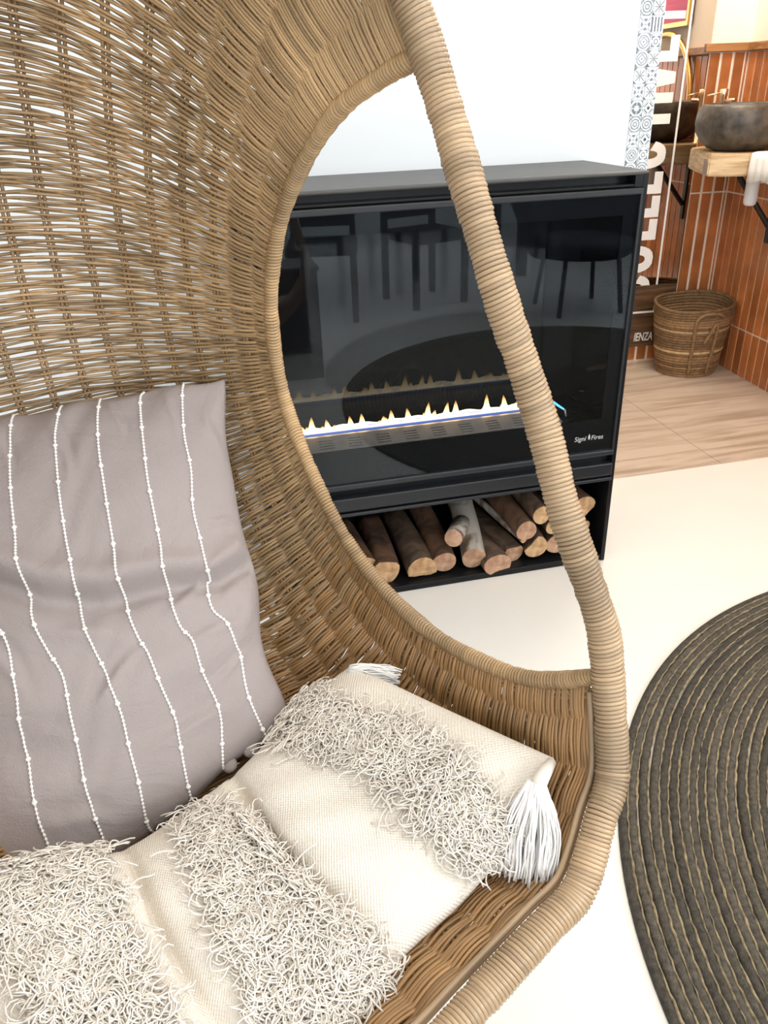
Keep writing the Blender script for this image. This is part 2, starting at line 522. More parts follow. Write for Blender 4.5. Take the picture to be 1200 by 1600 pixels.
# right wall with a wide window opening
wl = MB().box((3.9, -4.2, 0), (4.0, -2.6, H_CEIL)).box((3.9, 0.8, 0), (4.0, 4.1, H_CEIL))
wl.box((3.9, -2.6, 0), (4.0, 0.8, 0.8)).box((3.9, -2.6, 2.8), (4.0, 0.8, H_CEIL))
structure('wall_right', wl, MAT['wall'])
for n_, (bars, y_or_x) in enumerate((('rear', 0), ('right', 1))):
    w = empty('window_%d' % (n_ + 1)); w['kind'] = 'structure'
    fr = MB()
    if n_ == 0:
        fr.box((-2.2, -4.18, 0.75), (2.8, -4.08, 0.81)).box((-2.2, -4.18, 2.74), (2.8, -4.08, 2.8))
        for x in (-2.2, -0.56, 1.10, 2.74): fr.box((x, -4.18, 0.81), (x + 0.06, -4.08, 2.74))
    else:
        fr.box((3.88, -2.6, 0.8), (3.98, 0.8, 0.86)).box((3.88, -2.6, 2.74), (3.98, 0.8, 2.8))
        for y in (-2.6, -0.93, 0.74): fr.box((3.88, y, 0.86), (3.98, y + 0.06, 2.74))
    fr.build('window_frame', MAT['wall'], w)

# ---- alcove behind: tiled back wall and side wall, wood-look floor
TILE_P = 0.0613
ROWS = ((0.006, 0.2275), (0.2355, 0.837), (0.845, 1.445))
wbk = structure('wall_alcove_back', MB().box((-1.42, 0.012, 0), (0.03, 0.12, H_CEIL), M=AM), MAT['plaster'])
wsd = structure('wall_alcove_side', MB().box((0.012, -3.2, 0), (0.12, 0.14, H_CEIL), M=AM), MAT['plaster'])
gb = MB().box((-1.40, 0.004, 0.0), (0.004, 0.012, 1.448), M=AM).build('grout_bed', MAT['grout'], wbk)
gs = MB().box((0.004, -1.6, 0.0), (0.012, 0.012, 1.448), M=AM).build('grout_bed', MAT['grout'], wsd)


def tile_obj(name, lo, hi, parent, mat):
    mb = MB().box(lo, hi, 0.0016, M=AM, col=random.random())
    return mb.build(name, mat, parent)


for r, (z0, z1) in enumerate(ROWS):
    for k in range(3):
        s1 = -0.0115 - k * TILE_P
        tile_obj('wall_tile', (s1 - TILE_P + 0.0068, 0.0005, z0), (s1 - 0.0068, 0.006, z1), wbk, MAT['terra'])
    if True:   # slim cut tile in the corner
        tile_obj('wall_tile', (-0.0095, 0.0005, z0), (-0.0015, 0.006, z1), wbk, MAT['terra'])
for k in range(3, 7):
    s1 = -0.0115 - k * TILE_P
    for (z0, z1) in (ROWS[:1] if k > 3 else ROWS[:1]):
        tile_obj('wall_tile', (s1 - TILE_P + 0.0068, 0.0005, z0), (s1 - 0.0068, 0.006, z1), wbk, MAT['terra'])
for r, (z0, z1) in enumerate(ROWS):
    for k in range(22):
        y1 = -0.004 - k * TILE_P
        tile_obj('wall_tile', (0.0005, y1 - TILE_P + 0.0038, z0), (0.006, y1 - 0.0038, z1), wsd, MAT['terra'])

fa = structure('floor_alcove', MB().box((1.2, 2.452, -0.05), (4.0, 4.1, -0.001)), MAT['grout'])
for (x0, x1, y0, y1) in ((0.72, 1.8985, 2.452, 3.62), (1.9015, 3.10, 2.452, 3.62), (0.72, 1.8985, 3.623, 4.1), (1.9015, 3.10, 3.623, 4.1)):
    x0 = max(x0, 1.338)
    MB().box((x0, y0, -0.004), (x1, y1, 0.003), 0.0012).build('floor_tile', MAT['floor_tile'], fa)

# wooden rail above the tiles, on both alcove walls
tr1 = MB().box((-0.222, -0.018, 1.450), (-0.004, 0.012, 1.484), 0.003, M=AM)
structure('trim_1', tr1, MAT['oak_trim'])
tr2 = MB().box((-0.018, -1.6, 1.450), (0.012, 0.012, 1.484), 0.003, M=AM)
structure('trim_2', tr2, MAT['oak_trim'])

# ------------------------------------------------------------------ patterned sticker tiles on the white wall edge


def pattern_mat(k):
    """printed ornament of one tile, drawn on its face by object coordinates (-1..1)"""
    m, nt, b, N, L = new_mat('patterned_tile_%d' % k)
    b.inputs['Roughness'].default_value = 0.4
    tc = N.new('ShaderNodeTexCoord')
    sx = N.new('ShaderNodeSeparateXYZ'); L.new(tc.outputs['Object'], sx.inputs[0])

    def mth(op, a, c=None):
        q = N.new('ShaderNodeMath'); q.operation = op
        for i, v in enumerate((a, c)):
            if v is None: continue
            if isinstance(v, (int, float)): q.inputs[i].default_value = v
            else: L.new(v, q.inputs[i])
        return q.outputs[0]
    S = 1 / 0.0185
    X = mth('MULTIPLY', sx.outputs[0], S); Y = mth('MULTIPLY', sx.outputs[2], S)
    ax, ay = mth('ABSOLUTE', X), mth('ABSOLUTE', Y)
    r = mth('SQRT', mth('ADD', mth('MULTIPLY', X, X), mth('MULTIPLY', Y, Y)))
    dia = mth('ADD', ax, ay); che = mth('MAXIMUM', ax, ay); cross = mth('ABSOLUTE', mth('SUBTRACT', ax, ay)); mn = mth('MINIMUM', ax, ay)

    def band(v, c, w): return mth('LESS_THAN', mth('ABSOLUTE', mth('SUBTRACT', v, c)), w)
    def lt(v, c): return mth('LESS_THAN', v, c)
    def gt(v, c): return mth('GREATER_THAN', v, c)
    def OR(*a):
        o = a[0]
        for q in a[1:]: o = mth('MAXIMUM', o, q)
        return o
    def AND(a, c): return mth('MULTIPLY', a, c)
    corner = gt(dia, 1.62)
    if k == 0: p = OR(band(r, 0.78, 0.05), band(r, 0.5, 0.05), lt(r, 0.14), AND(lt(cross, 0.07), AND(lt(r, 0.5), gt(r, 0.22))), corner)
    elif k == 1: p = OR(AND(lt(cross, 0.08), lt(r, 1.0)), AND(lt(mn, 0.05), AND(lt(r, 0.72), gt(r, 0.2))), corner)
    elif k == 2: p = OR(AND(band(dia, 0.86, 0.10), gt(mn, 0.12)), lt(r, 0.25), AND(band(dia, 1.2, 0.04), gt(mn, 0.2)))
    elif k == 3: p = OR(AND(band(che, 0.62, 0.08), gt(mn, 0.22)), band(r, 0.3, 0.05), AND(band(che, 0.88, 0.04), gt(mn, 0.5)))
    elif k == 4: p = OR(band(dia, 0.62, 0.07), band(r, 0.82, 0.06), lt(r, 0.12), corner)
    elif k == 5: p = OR(AND(lt(mth('FRACT', mth('MULTIPLY', mth('ADD', X, 1.0), 2.0)), 0.42), lt(ay, 0.94)), 0.0)
    elif k == 6: p = OR(lt(mth('SINE', mth('MULTIPLY', r, 16.0)), -0.35), AND(lt(cross, 0.05), gt(r, 0.5)))
    elif k == 7: p = OR(AND(AND(lt(r, 0.86), gt(che, 0.36)), gt(mth('ADD', mn, 0.0), 0.06)), corner)
    else: p = OR(AND(band(r, 0.55, 0.2), gt(cross, 0.3)), AND(lt(cross, 0.06), gt(r, 0.6)), lt(r, 0.1))
    t = N.new('ShaderNodeTexNoise'); t.inputs['Scale'].default_value = 90
    L.new(tc.outputs['Object'], t.inputs['Vector'])
    worn = mth('MULTIPLY', p, mth('ADD', 0.55, mth('MULTIPLY', t.outputs[0], 0.7)))
    mx = N.new('ShaderNodeMix'); mx.data_type = 'RGBA'
    inks = [(0.10, 0.13, 0.17), (0.10, 0.115, 0.14), (0.03, 0.05, 0.07), (0.05, 0.08, 0.13), (0.16, 0.17, 0.25), (0.09, 0.095, 0.14), (0.17, 0.21, 0.25), (0.13, 0.17, 0.20), (0.18, 0.19, 0.26)]
    L.new(worn, mx.inputs[0]); mx.inputs[6].default_value = (0.80, 0.84, 0.86, 1); mx.inputs[7].default_value = inks[k] + (1,)
    L.new(mx.outputs[2], b.inputs['Base Color'])
    return m


PAT = [pattern_mat(k) for k in range(9)]
order = [(8, 5), (4, 3), (4, 1), (1, 8), (8, 1), (7, 2), (6, 6), (8, 2), (0, 3), (0, 6), (8, 7)]
for r in range(-7, 13):
    zc = 1.482 - 0.041 * r
    for c, xc in ((0, 1.2815), (1, 1.3185)):
        pk = order[r][c] if 0 <= r < len(order) else (r * 3 + c * 4) % 9
        e = MB().box((-0.0178, -0.0012, -0.0197), (0.0178, 0.0012, 0.0197), 0.0005)
        o = e.build('patterned_tile', PAT[pk], wall_b)
        o.location = (xc, WALL_Y - 0.0012, zc)
        o.data.transform(Matrix.Identity(4))

# ------------------------------------------------------------------ fireplace
FX0, FX1, FY, FYB, FZ = 0.08, 1.131, 1.928, 2.297, 1.149
fp = empty('gas_fireplace', ((FX0 + FX1) / 2, (FY + FYB) / 2, 0))
tag(fp, 'black freestanding glass-fronted gas fireplace with log drawer against white wall', 'fireplace')
case = MB()
case.box((FX0, FY, 0), (FX0 + 0.014, FYB, FZ - 0.004), 0.003)
case.box((FX1 - 0.014, FY, 0), (FX1, FYB, FZ - 0.004), 0.003)
case.box((FX0 + 0.01, FYB - 0.012, 0.01), (FX1 - 0.01, FYB, FZ - 0.01))
case.box((FX0 + 0.012, FY + 0.004, 0.0), (FX1 - 0.012, FYB - 0.01, 0.022), 0.003)
case.build('casing', MAT['black'], fp)
MB().box((FX0, FY, FZ - 0.010), (FX1, FYB, FZ), 0.004).build('top_panel', MAT['black_top'], fp)
# vent slot under the top
MB().box((FX0 + 0.02, FY + 0.045, 1.108), (FX1 - 0.02, FY + 0.06, FZ - 0.01)).box((FX0 + 0.014, FY + 0.003, 1.112), (FX1 - 0.035, FY + 0.046, 1.119), 0.002).box((FX1 - 0.036, FY + 0.002, 1.112), (FX1 - 0.013, FY + 0.05, FZ - 0.008)).build('vent_slot', MAT['black'], fp)
# glass frame
gf = MB()
gx0, gx1 = FX0 + 0.014, FX1 - 0.013
gf.box((gx0, FY - 0.006, 1.094), (gx1, FY + 0.03, 1.110), 0.003)
gf.box((gx0, FY - 0.006, 0.374), (gx1, FY + 0.03, 0.390), 0.003)
gf.box((gx0, FY - 0.004, 0.385), (gx0 + 0.006, FY + 0.02, 1.1))
gf.box((gx1 - 0.006, FY - 0.004, 0.385), (gx1, FY + 0.02, 1.1))
gf.build('glass_frame', plain('satin_black_frame', (0.026, 0.027, 0.030), 0.3, spec=0.35), fp)
MB().box((gx0 + 0.005, FY, 0.388), (gx1 - 0.005, FY + 0.004, 1.096)).build('glass_pane', MAT['glass'], fp)
# black printed border behind the glass
ix0, ix1, iz0, iz1 = FX0 + 0.055, 1.073, 0.489, 1.045
pb = MB()
yb0, yb1 = FY + 0.006, FY + 0.010
pb.box((gx0, yb0, 0.385), (gx1, yb1, iz0)).box((gx0, yb0, iz1), (gx1, yb1, 1.1)).box((gx0, yb0, iz0), (ix0, yb1, iz1)).box((ix1, yb0, iz0), (gx1, yb1, iz1))
pb.build('printed_border', plain('black_glass_print', (0.004, 0.004, 0.005), 0.7, spec=0.15), fp)
# ledge and lower shelf edge
ld = MB().box((FX0 + 0.012, FY + 0.004, 0.300), (FX1 - 0.010, FYB - 0.02, 0.343), 0.003)
ld.box((FX0 + 0.012, FY - 0.004, 0.306), (FX1 - 0.011, FY + 0.02, 0.346), 0.004)
ld.box((FX0 + 0.012, FY - 0.001, 0.286), (FX1 - 0.006, FY + 0.03, 0.297), 0.003)
ld.box((FX0 + 0.012, FY + 0.03, 0.343), (FX1 - 0.012, FY + 0.05, 0.40))
ld.build('ledge', plain('satin_black_ledge', (0.018, 0.019, 0.022), 0.3, spec=0.35), fp)
# firebox
fb = MB()
BY = 2.166
fb.box((ix0 - 0.01, BY, 0.42), (ix1 + 0.01, BY + 0.006, 1.1))
fb.box((ix0 - 0.012, yb1, 0.42), (ix0 - 0.006, BY, 1.1)).box((ix1 + 0.006, yb1, 0.42), (ix1 + 0.012, BY, 1.1))
fb.box((ix0 - 0.01, yb1, 1.09), (ix1 + 0.01, BY, 1.1)).box((ix0 - 0.01, yb1, 0.44), (ix1 + 0.01, BY, 0.452))
fb.build('firebox_liner', MAT['black_gloss'], fp)
# burner: sloped steel strip with slots, dark deck beside it
bx0, bx1 = 0.15, 0.955
P0 = np.array([0, FY + 0.016, 0.489]); P1 = np.array([0, 2.004, 0.5075])
sl = P1 - P0; SLn = np.linalg.norm(sl); sl /= SLn
nrm = np.array([0, -sl[2], sl[1]])
ax3 = (np.array([1.0, 0, 0]), sl, nrm)
bt = MB()
cx = bx0; nslot = 10; pitch = (bx1 - bx0) / nslot
slots_v = [(0.16 + 0.17 * k) * SLn for k in range(4)]; sh = 0.07 * SLn
for k in range(nslot):
    a0 = bx0 + k * pitch; s0 = a0 + 0.26 * pitch; s1 = a0 + 0.74 * pitch
    bt.prism([(a0, 0), (s0, 0), (s0, SLn), (a0, SLn)], -0.002, 0, ax3, P0)
    bt.prism([(s1, 0), (a0 + pitch, 0), (a0 + pitch, SLn), (s1, SLn)], -0.002, 0, ax3, P0)
    v0 = 0
    for v in slots_v + [None]:
        v1 = v if v is not None else SLn
        bt.prism([(s0, v0), (s1, v0), (s1, v1), (s0, v1)], -0.002, 0, ax3, P0)
        if v is not None: v0 = v + sh
bt.box((bx0, 2.004, 0.500), (bx1, 2.012, 0.5075))
bt.build('burner_strip', MAT['steel'], fp)
dk = MB().box((bx0, 2.012, 0.486), (bx1, BY, 0.498)).box((bx1 + 0.002, FY + 0.02, 0.470), (ix1, BY, 0.482))
for k in range(5): dk.box((bx1 + 0.012, FY + 0.05 + 0.022 * k, 0.482), (ix1 - 0.02, FY + 0.058 + 0.022 * k, 0.484))
dk.build('burner_deck', MAT['black'], fp)
# flames: tongues rising from a low wavy sheet along the burner
FYF = 2.035
tips = [(487, 645), (512, 652), (548, 651), (566, 648), (612, 643), (638, 640), (668, 632), (697, 632), (712, 630), (760, 621), (788, 622), (815, 624), (845, 620)]
xs_t = [on_y(px, 668 - (px - 487) * 0.11, FYF)[0] for px, py in tips]
hs_t = [0.046, 0.034, 0.036, 0.040, 0.040, 0.040, 0.050, 0.044, 0.046, 0.054, 0.046, 0.030, 0.024]
xs_t = [0.170, 0.205] + xs_t; hs_t = [0.03, 0.024] + hs_t
for k in range(26):
    xs_t.append(random.uniform(bx0 + 0.02, 0.945)); hs_t.append(random.uniform(0.012, 0.026))
for xt, ht in zip(xs_t, hs_t):
    prof = [(0.0190, 0.0), (0.0165, 0.10), (0.0115, 0.20), (0.0082, 0.32), (0.0066, 0.46), (0.0052, 0.62), (0.0034, 0.78), (0.0014, 0.93), (0.0, 1.0)]
    mb = MB()
    prof2 = [(r_ * (0.9 + 4 * ht), z_ * ht) for r_, z_ in prof]
    v = []
    seg = 10; a = np.arange(seg) * 2 * PI / seg
    lean = random.uniform(-0.006, 0.006)
    mb.lathe(prof2, seg, (0, 0, 0))
    P = mb.v[-1]; P[:, 1] *= 0.45; P[:, 0] += lean * (P[:, 2] / ht) ** 2
    mb.col[-1] = np.clip(P[:, 2] / ht, 0, 1)
    mb.v[-1] = P + np.array([xt, FYF, 0.512])
    mb.build('flame', MAT['flame'], fp, True)
xs = np.linspace(bx0 + 0.005, 0.957, 120)
top = 0.514 + 0.009 + 0.004 * np.sin(xs * 61) * np.sin(xs * 23 + 1)
sheet = MB()
ring_y = np.array([-0.0025, 0.0025])
G = np.zeros((120, 5, 3))
for i, x in enumerate(xs):
    G[i] = [(x, FYF - 0.003, 0.507), (x, FYF - 0.0022, 0.513), (x, FYF, top[i]), (x, FYF + 0.0022, 0.513), (x, FYF + 0.003, 0.507)]
sheet.grid(G)
sheet.build('flame_sheet', emit('flame_pale', (1.0, 0.82, 0.55), 3.2), fp, True)
G2 = G.copy(); G2[:, :, 1] += (G2[:, :, 1] - FYF) * 1.0 - 0.004; G2[:, 2, 2] = 0.5185; G2[:, 1, 2] = G2[:, 3, 2] = 0.509; G2[:, 0, 2] = G2[:, 4, 2] = 0.500
MB().grid(G2).build('flame_base', MAT['flame_blue'], fp, True)
pj = [np.array([0.950, 2.02, 0.531]), np.array([0.970, 2.012, 0.514]), np.array([0.986, 2.003, 0.503])]
MB().tube(pj, [0.0022, 0.0032, 0.0024], 8).build('pilot_flame', MAT['pilot'], fp, True)
MB().tube([np.array([0.988, 2.002, 0.503]), np.array([0.992, 2.0, 0.482])], 0.003, 8).build('pilot_nozzle', MAT['steel'], fp, True)


def text_mesh(body, size, M, mat, name, parent, extrude=0.0004, shear=0.0, space=1.0, offset=0.0):
    cu = bpy.data.curves.new(name, 'FONT'); cu.body = body; cu.size = size; cu.extrude = extrude; cu.shear = shear; cu.space_character = space; cu.offset = offset
    tmp = bpy.data.objects.new(name, cu); COL.objects.link(tmp)
    dg = bpy.context.evaluated_depsgraph_get()
    me = bpy.data.meshes.new_from_object(tmp.evaluated_get(dg))
    bpy.data.objects.remove(tmp); bpy.data.curves.remove(cu)
    me.transform(M); me.name = name
    me.materials.clear(); me.materials.append(mat)
    o = bpy.data.objects.new(name, me); COL.objects.link(o)
    if parent is not None:
        o.parent = parent; me.transform(world_inv(parent))
    return o


def plane_mat(org, X, Y):
    X = Vector(X); Y = Vector(Y); Z = X.cross(Y)
    m = Matrix.Identity(4)
    for i in range(3): m[i][0] = X[i]; m[i][1] = Y[i]; m[i][2] = Z[i]; m[i][3] = org[i]
    return m


text_mesh('Signi', 0.0200, plane_mat((0.989, FY - 0.0006, 0.429), (1, 0, 0), (0, 0, 1)), MAT['logo'], 'logo_lettering', fp, shear=0.15)
text_mesh('Fires', 0.0200, plane_mat((1.041, FY - 0.0006, 0.429), (1, 0, 0), (0, 0, 1)), MAT['logo'], 'logo_lettering', fp, shear=0.15)
fm = [(0.0, -0.009), (0.0028, -0.004), (0.0034, 0.001), (0.0012, 0.006), (0.0008, 0.011), (-0.0022, 0.005), (-0.0034, 0.0), (-0.0024, -0.005)]
MB().prism(fm, 0, 0.0006, ((1, 0, 0), (0, 0, 1), (0, -1, 0)), (1.0355, FY, 0.438)).build('logo_flame', MAT['logo'], fp)

# ------------------------------------------------------------------ fire logs
LOGS = []


def log(label, e, b, r0, r1, bark, cut, half=0, flat_ang=0.0, stub=None, ecc=1.0):
    """e: front end centre, b: back end centre; half: cut away part of the round (a split log)"""
    e = np.array(e, float); b = np.array(b, float)
    o = empty('fire_log', e)
    tag(o, label, 'firewood log', 'logs stacked in the fireplace drawer')
    d = b - e; Ln = np.linalg.norm(d); d /= Ln
    up = np.array([0, 0, 1.0]); sx = np.cross(d, up); sx /= np.linalg.norm(sx); uz = np.cross(sx, d)
    seg = 18; a = np.arange(seg) * 2 * PI / seg
    wob = 1 + 0.05 * np.sin(2 * a + random.random() * 6) + 0.035 * np.sin(3 * a + random.random() * 6)
    ca, sa = np.cos(a), np.sin(a)
    if half:
        lim = 1 - half
        ang = flat_ang
        q = np.cos(a - ang)
        f = np.where(q > lim, lim / np.maximum(q, 1e-3), 1.0)
        wob = wob * f
    n = 8
    rings = []
    bend = random.uniform(-0.006, 0.006)
    for i in range(n):
        t = i / (n - 1); r = (r0 * (1 - t) + r1 * t) * (1 + random.uniform(-0.03, 0.03))
        c = e + d * Ln * t + sx * bend * math.sin(PI * t)
        rings.append(c + (wob * r * ca)[:, None] * sx + (wob * r * sa * ecc)[:, None] * uz)
    P = np.array(rings)
    mb = MB().grid(np.transpose(P, (1, 0, 2)), close_u=True)
    mb.f.append(tuple(k * n + n - 1 for k in range(seg)))
    mb.build('bark', bark, o, True)
    cf = MB()
    ring = P[0]; cen = ring.mean(0)
    lip = (ring - cen) * 0.97 + cen - d * 0.002; inner = (ring - cen) * 0.5 + cen - d * 0.0035
    V = np.concatenate([ring, lip, inner, [cen - d * 0.002]])
    F = []
    for k in range(seg):
        j = (k + 1) % seg
        F += [(k, seg + k, seg + j, j), (seg + k, 2 * seg + k, 2 * seg + j, seg + j), (2 * seg + k, 3 * seg, 2 * seg + j)]
    cf.add(V, F); cf.build('cut_face', cut, o, False)
    if stub is not None:
        s = np.array(stub[0], float); base = np.array(stub[1], float); rr = stub[2]
        MB().tube([base, (base * 0.5 + s * 0.5) + np.array([0, 0, 0.003]), s], [rr * 1.15, rr * 1.02, rr], 14).build('branch_stub', bark, o, True)
        dd = (s - base) / np.linalg.norm(s - base)
        MB().tube([s - dd * 0.001, s + dd * 0.0015], rr * 0.96, 14).build('cut_face', cut, o, False)
    LOGS.append(o)
    return o


log('dark brown log at the far left of the drawer, half hidden by wicker', (0.372, 1.99, 0.068), (0.340, 2.26, 0.075), 0.036, 0.035, MAT['bark_red'], MAT['cut'])
log('brown log second from left in the drawer, smooth reddish bark', (0.425, 1.965, 0.062), (0.432, 2.27, 0.072), 0.043, 0.040, MAT['bark_red'], MAT['cut'], 0.25, 1.3)
log('grey-brown split log third from left with pale half-moon cut face', (0.537, 1.960, 0.050), (0.525, 2.27, 0.078), 0.048, 0.042, MAT['bark'], MAT['cut'], 0.55, -PI / 2)
log('reddish log with a pale bark strip, left of the forked white log', (0.607, 1.962, 0.064), (0.606, 2.27, 0.112), 0.038, 0.036, MAT['bark_red'], MAT['cut_red'])
log('forked log in pale white peeling bark with a sawn stub on its left', (0.700, 1.957, 0.066), (0.742, 2.27, 0.145), 0.038, 0.044, MAT['bark_white'], MAT['cut_red'], stub=((0.632, 1.95, 0.152), (0.700, 2.08, 0.118), 0.028))
log('brown log jutting over the front lip onto the floor edge', (0.772, 1.935, 0.040), (0.742, 2.22, 0.055), 0.046, 0.038, MAT['bark'], MAT['cut_red'], ecc=0.85)
log('thin split log lying behind the jutting front log', (0.838, 1.972, 0.052), (0.770, 2.26, 0.078), 0.034, 0.030, MAT['bark'], MAT['cut_red'], 0.35, PI / 2)
log('slim grey stick slanting between the pale log and the split log', (0.866, 1.965, 0.100), (0.770, 2.26, 0.155), 0.013, 0.012, MAT['bark_white'], MAT['cut'])
log('red-brown round log lying on top in the middle of the right pile', (0.868, 1.952, 0.138), (0.835, 2.26, 0.175), 0.036, 0.038, MAT['bark_red'], MAT['cut_red'])
log('wedge-shaped log with a broad tan cut face, low in the right pile', (0.905, 1.958, 0.072), (0.935, 2.24, 0.078), 0.038, 0.034, MAT['bark'], MAT['cut'], 0.5, 2.4)
log('square-cut pale log high in the right pile beside the frame pole', (0.915, 1.952, 0.186), (0.905, 2.25, 0.195), 0.030, 0.032, MAT['bark'], MAT['cut'], 0.3, 0.4)
log('small rounded log at floor level directly behind the frame pole', (0.975, 1.958, 0.070), (1.005, 2.24, 0.070), 0.033, 0.034, MAT['bark'], MAT['cut_red'])
log('short log tucked above the small rounded log behind the pole', (0.962, 1.962, 0.133), (0.975, 2.24, 0.133), 0.025, 0.028, MAT['bark'], MAT['cut'])
log('large split log at the upper right end of the drawer', (1.060, 1.962, 0.180), (1.015, 2.25, 0.200), 0.044, 0.046, MAT['bark_red'], MAT['cut'], 0.45, -0.9)
log('flat dark split piece under the large split log at the right end', (1.066, 1.972, 0.112), (1.045, 2.24, 0.114), 0.026, 0.028, MAT['bark'], MAT['cut'], 0.4, PI / 2)

# ------------------------------------------------------------------ round coiled rug
RC = np.array([1.749, 0.472]); RR = 1.184
rug = empty('round_rug', (RC[0], RC[1], 0))
tag(rug, 'large round dark olive coiled jute rug on the white floor', 'rug')
NCO = 60
cw = RR / NCO
for k in range(NCO):
    r = RR - cw * (k + 0.5)
    if r < 0.02: continue
    seg = max(24, int(150 * (r / RR)))
    a = np.linspace(0, 2 * PI, seg, endpoint=False)
    wv = r + 0.0022 * np.sin(3 * a + k * 0.7) + 0.0015 * np.sin(7 * a + k * 1.9)
    prof = [(-0.48, 0.0), (-0.49, 0.004), (-0.36, 0.0085), (-0.12, 0.0105), (0.14, 0.0105), (0.36, 0.0085), (0.49, 0.004), (0.48, 0.0)]
    G = np.zeros((seg, len(prof), 3))
    for j, (dr, z) in enumerate(prof):
        G[:, j, 0] = RC[0] + (wv + dr * cw) * np.cos(a); G[:, j, 1] = RC[1] + (wv + dr * cw) * np.sin(a); G[:, j, 2] = z
    MB().grid(G, close_u=True, col=np.full((seg, len(prof)), random.random())).build('braid_coil', MAT['rug'], rug, True)
# tan twisted threads that bind the coils together
th = MB()
for k in range(NCO - 1):
    r = RR - cw * (k + 1)
    if r < 0.03: continue
    seg = max(40, int(520 * r / RR))
    a = np.linspace(0, 2 * PI, seg, endpoint=False)
    wv = r + 0.0022 * np.sin(3 * a + k * 0.7) + 0.0015 * np.sin(7 * a + k * 1.9) + 0.0010 * np.sin(a * seg / 3.1)
    pts = np.c_[RC[0] + wv * np.cos(a), RC[1] + wv * np.sin(a), 0.0078 + 0.0011 * np.sin(a * seg / 2.3)]
    rad = 0.0030 * (0.8 + 0.35 * np.sin(a * 40 + k) * np.sin(a * 13 + k * 2))
    th.tube(pts, rad, 5, closed=True)
th.build('binding_thread', MAT['rug_thread'], rug, True, kind='stuff')

# ------------------------------------------------------------------ hanging wicker egg chair
EL, AZM, DIST = math.radians(24), math.radians(-68), 0.67
NRM = np.array([math.cos(EL) * math.cos(AZM), math.cos(EL) * math.sin(AZM), math.sin(EL)])
U = np.cross([0, 0, 1.0], NRM); U /= np.linalg.norm(U)
HB = -np.array([math.cos(AZM), math.sin(AZM), 0.0])
P0C = EYE - NRM * DIST
KPL = NRM @ P0C
U0 = 0.20


def loc(u, h, z): return np.asarray(u)[..., None] * U + np.asarray(h)[..., None] * HB + np.asarray(z)[..., None] * np.array([0, 0, 1.0])


def ring_h(z): return (z * math.sin(EL) - KPL) / math.cos(EL)


half_px = [(743, 1567), (850, 1451), (900, 1398), (922, 1339), (938, 1278), (953, 1233), (957, 1190), (951.5, 1080), (946, 1010), (936, 960), (882, 800), (851.5, 680), (814, 560), (786.5, 480), (716, 240), (706, 205), (646, 16)]
half = []
for x, y in half_px:
    P = on_plane(x, y, P0C, NRM); half.append((P @ U, P[2]))
half = [(U0, 0.484), (0.272, 0.488)] + half + [(0.556, 1.55), (0.505, 1.68), (0.42, 1.79), (0.31, 1.858), (U0, 1.88)]
half = np.array(half)
ring_uz = np.concatenate([half, [(2 * U0 - u, z) for u, z in half[-2:0:-1]]])
RING = spline(loc(ring_uz[:, 0], ring_h(ring_uz[:, 1]), ring_uz[:, 1]), 700, closed=True)
half_curve = spline(half, 600)          # (u, z) of the right half, bottom to top

rim_px = [(628, 80), (560, 125), (500, 180), (450, 275), (425, 360), (417, 450), (422, 530), (437, 610), (465, 690), (510, 790), (555, 865), (605, 925), (660, 975), (720, 1012), (800, 1042), (860, 1045), (920, 1035)]
rim = []
for i, (x, y) in enumerate(rim_px):
    s = i / (len(rim_px) - 1)
    uu = 0.555 * (1 - s) + 0.628 * s - 0.05 * math.sin(PI * s)
    d = ray(x, y); P = EYE + d * ((uu - EYE @ U) / (d @ U)); rim.append((P @ U, P @ HB, P[2]))
rim = spline(rim, 1200)                  # (u, h, z), top joint to bottom joint
rim = rim[np.round(np.interp(np.linspace(0, 1, 400), [0, 0.3, 0.6, 0.8, 1], [0, 0.265, 0.535, 0.755, 1]) * 1199).astype(int)]
spine = spline([(ring_h(1.88), 1.88), (1.10, 1.84), (1.24, 1.70), (1.33, 1.50), (1.375, 1.25), (1.36, 1.0), (1.28, 0.78), (1.13, 0.60), (0.93, 0.485), (0.70, 0.43), (0.50, 0.445), (ring_h(0.484) + 0.012, 0.487)], 400)
TG = np.linspace(0, 1, 400)
ACR = math.radians(80)
jt_u, jt_z = rim[0][0], rim[0][2]
jb_u, jb_z = rim[-1][0], rim[-1][2]
# arcs of the ring between the two joints, by |v| in 0..1
iB = int(np.argmin(np.abs(half_curve[:300, 1] - jb_z) + (half_curve[:300, 0] < 0.55) * 9))
iT = int(np.argmin(np.abs(half_curve[:, 1] - jt_z) + (np.arange(600) < 300) * 9))
arc_bot = half_curve[:iB + 1]; arc_top = half_curve[iT:][::-1]


def arc_at(arc, w):
    s = np.r_[0, np.cumsum(np.linalg.norm(np.diff(arc, axis=0), axis=1))]; s /= s[-1]
    return np.interp(w, s, arc[:, 0]), np.interp(w, s, arc[:, 1])


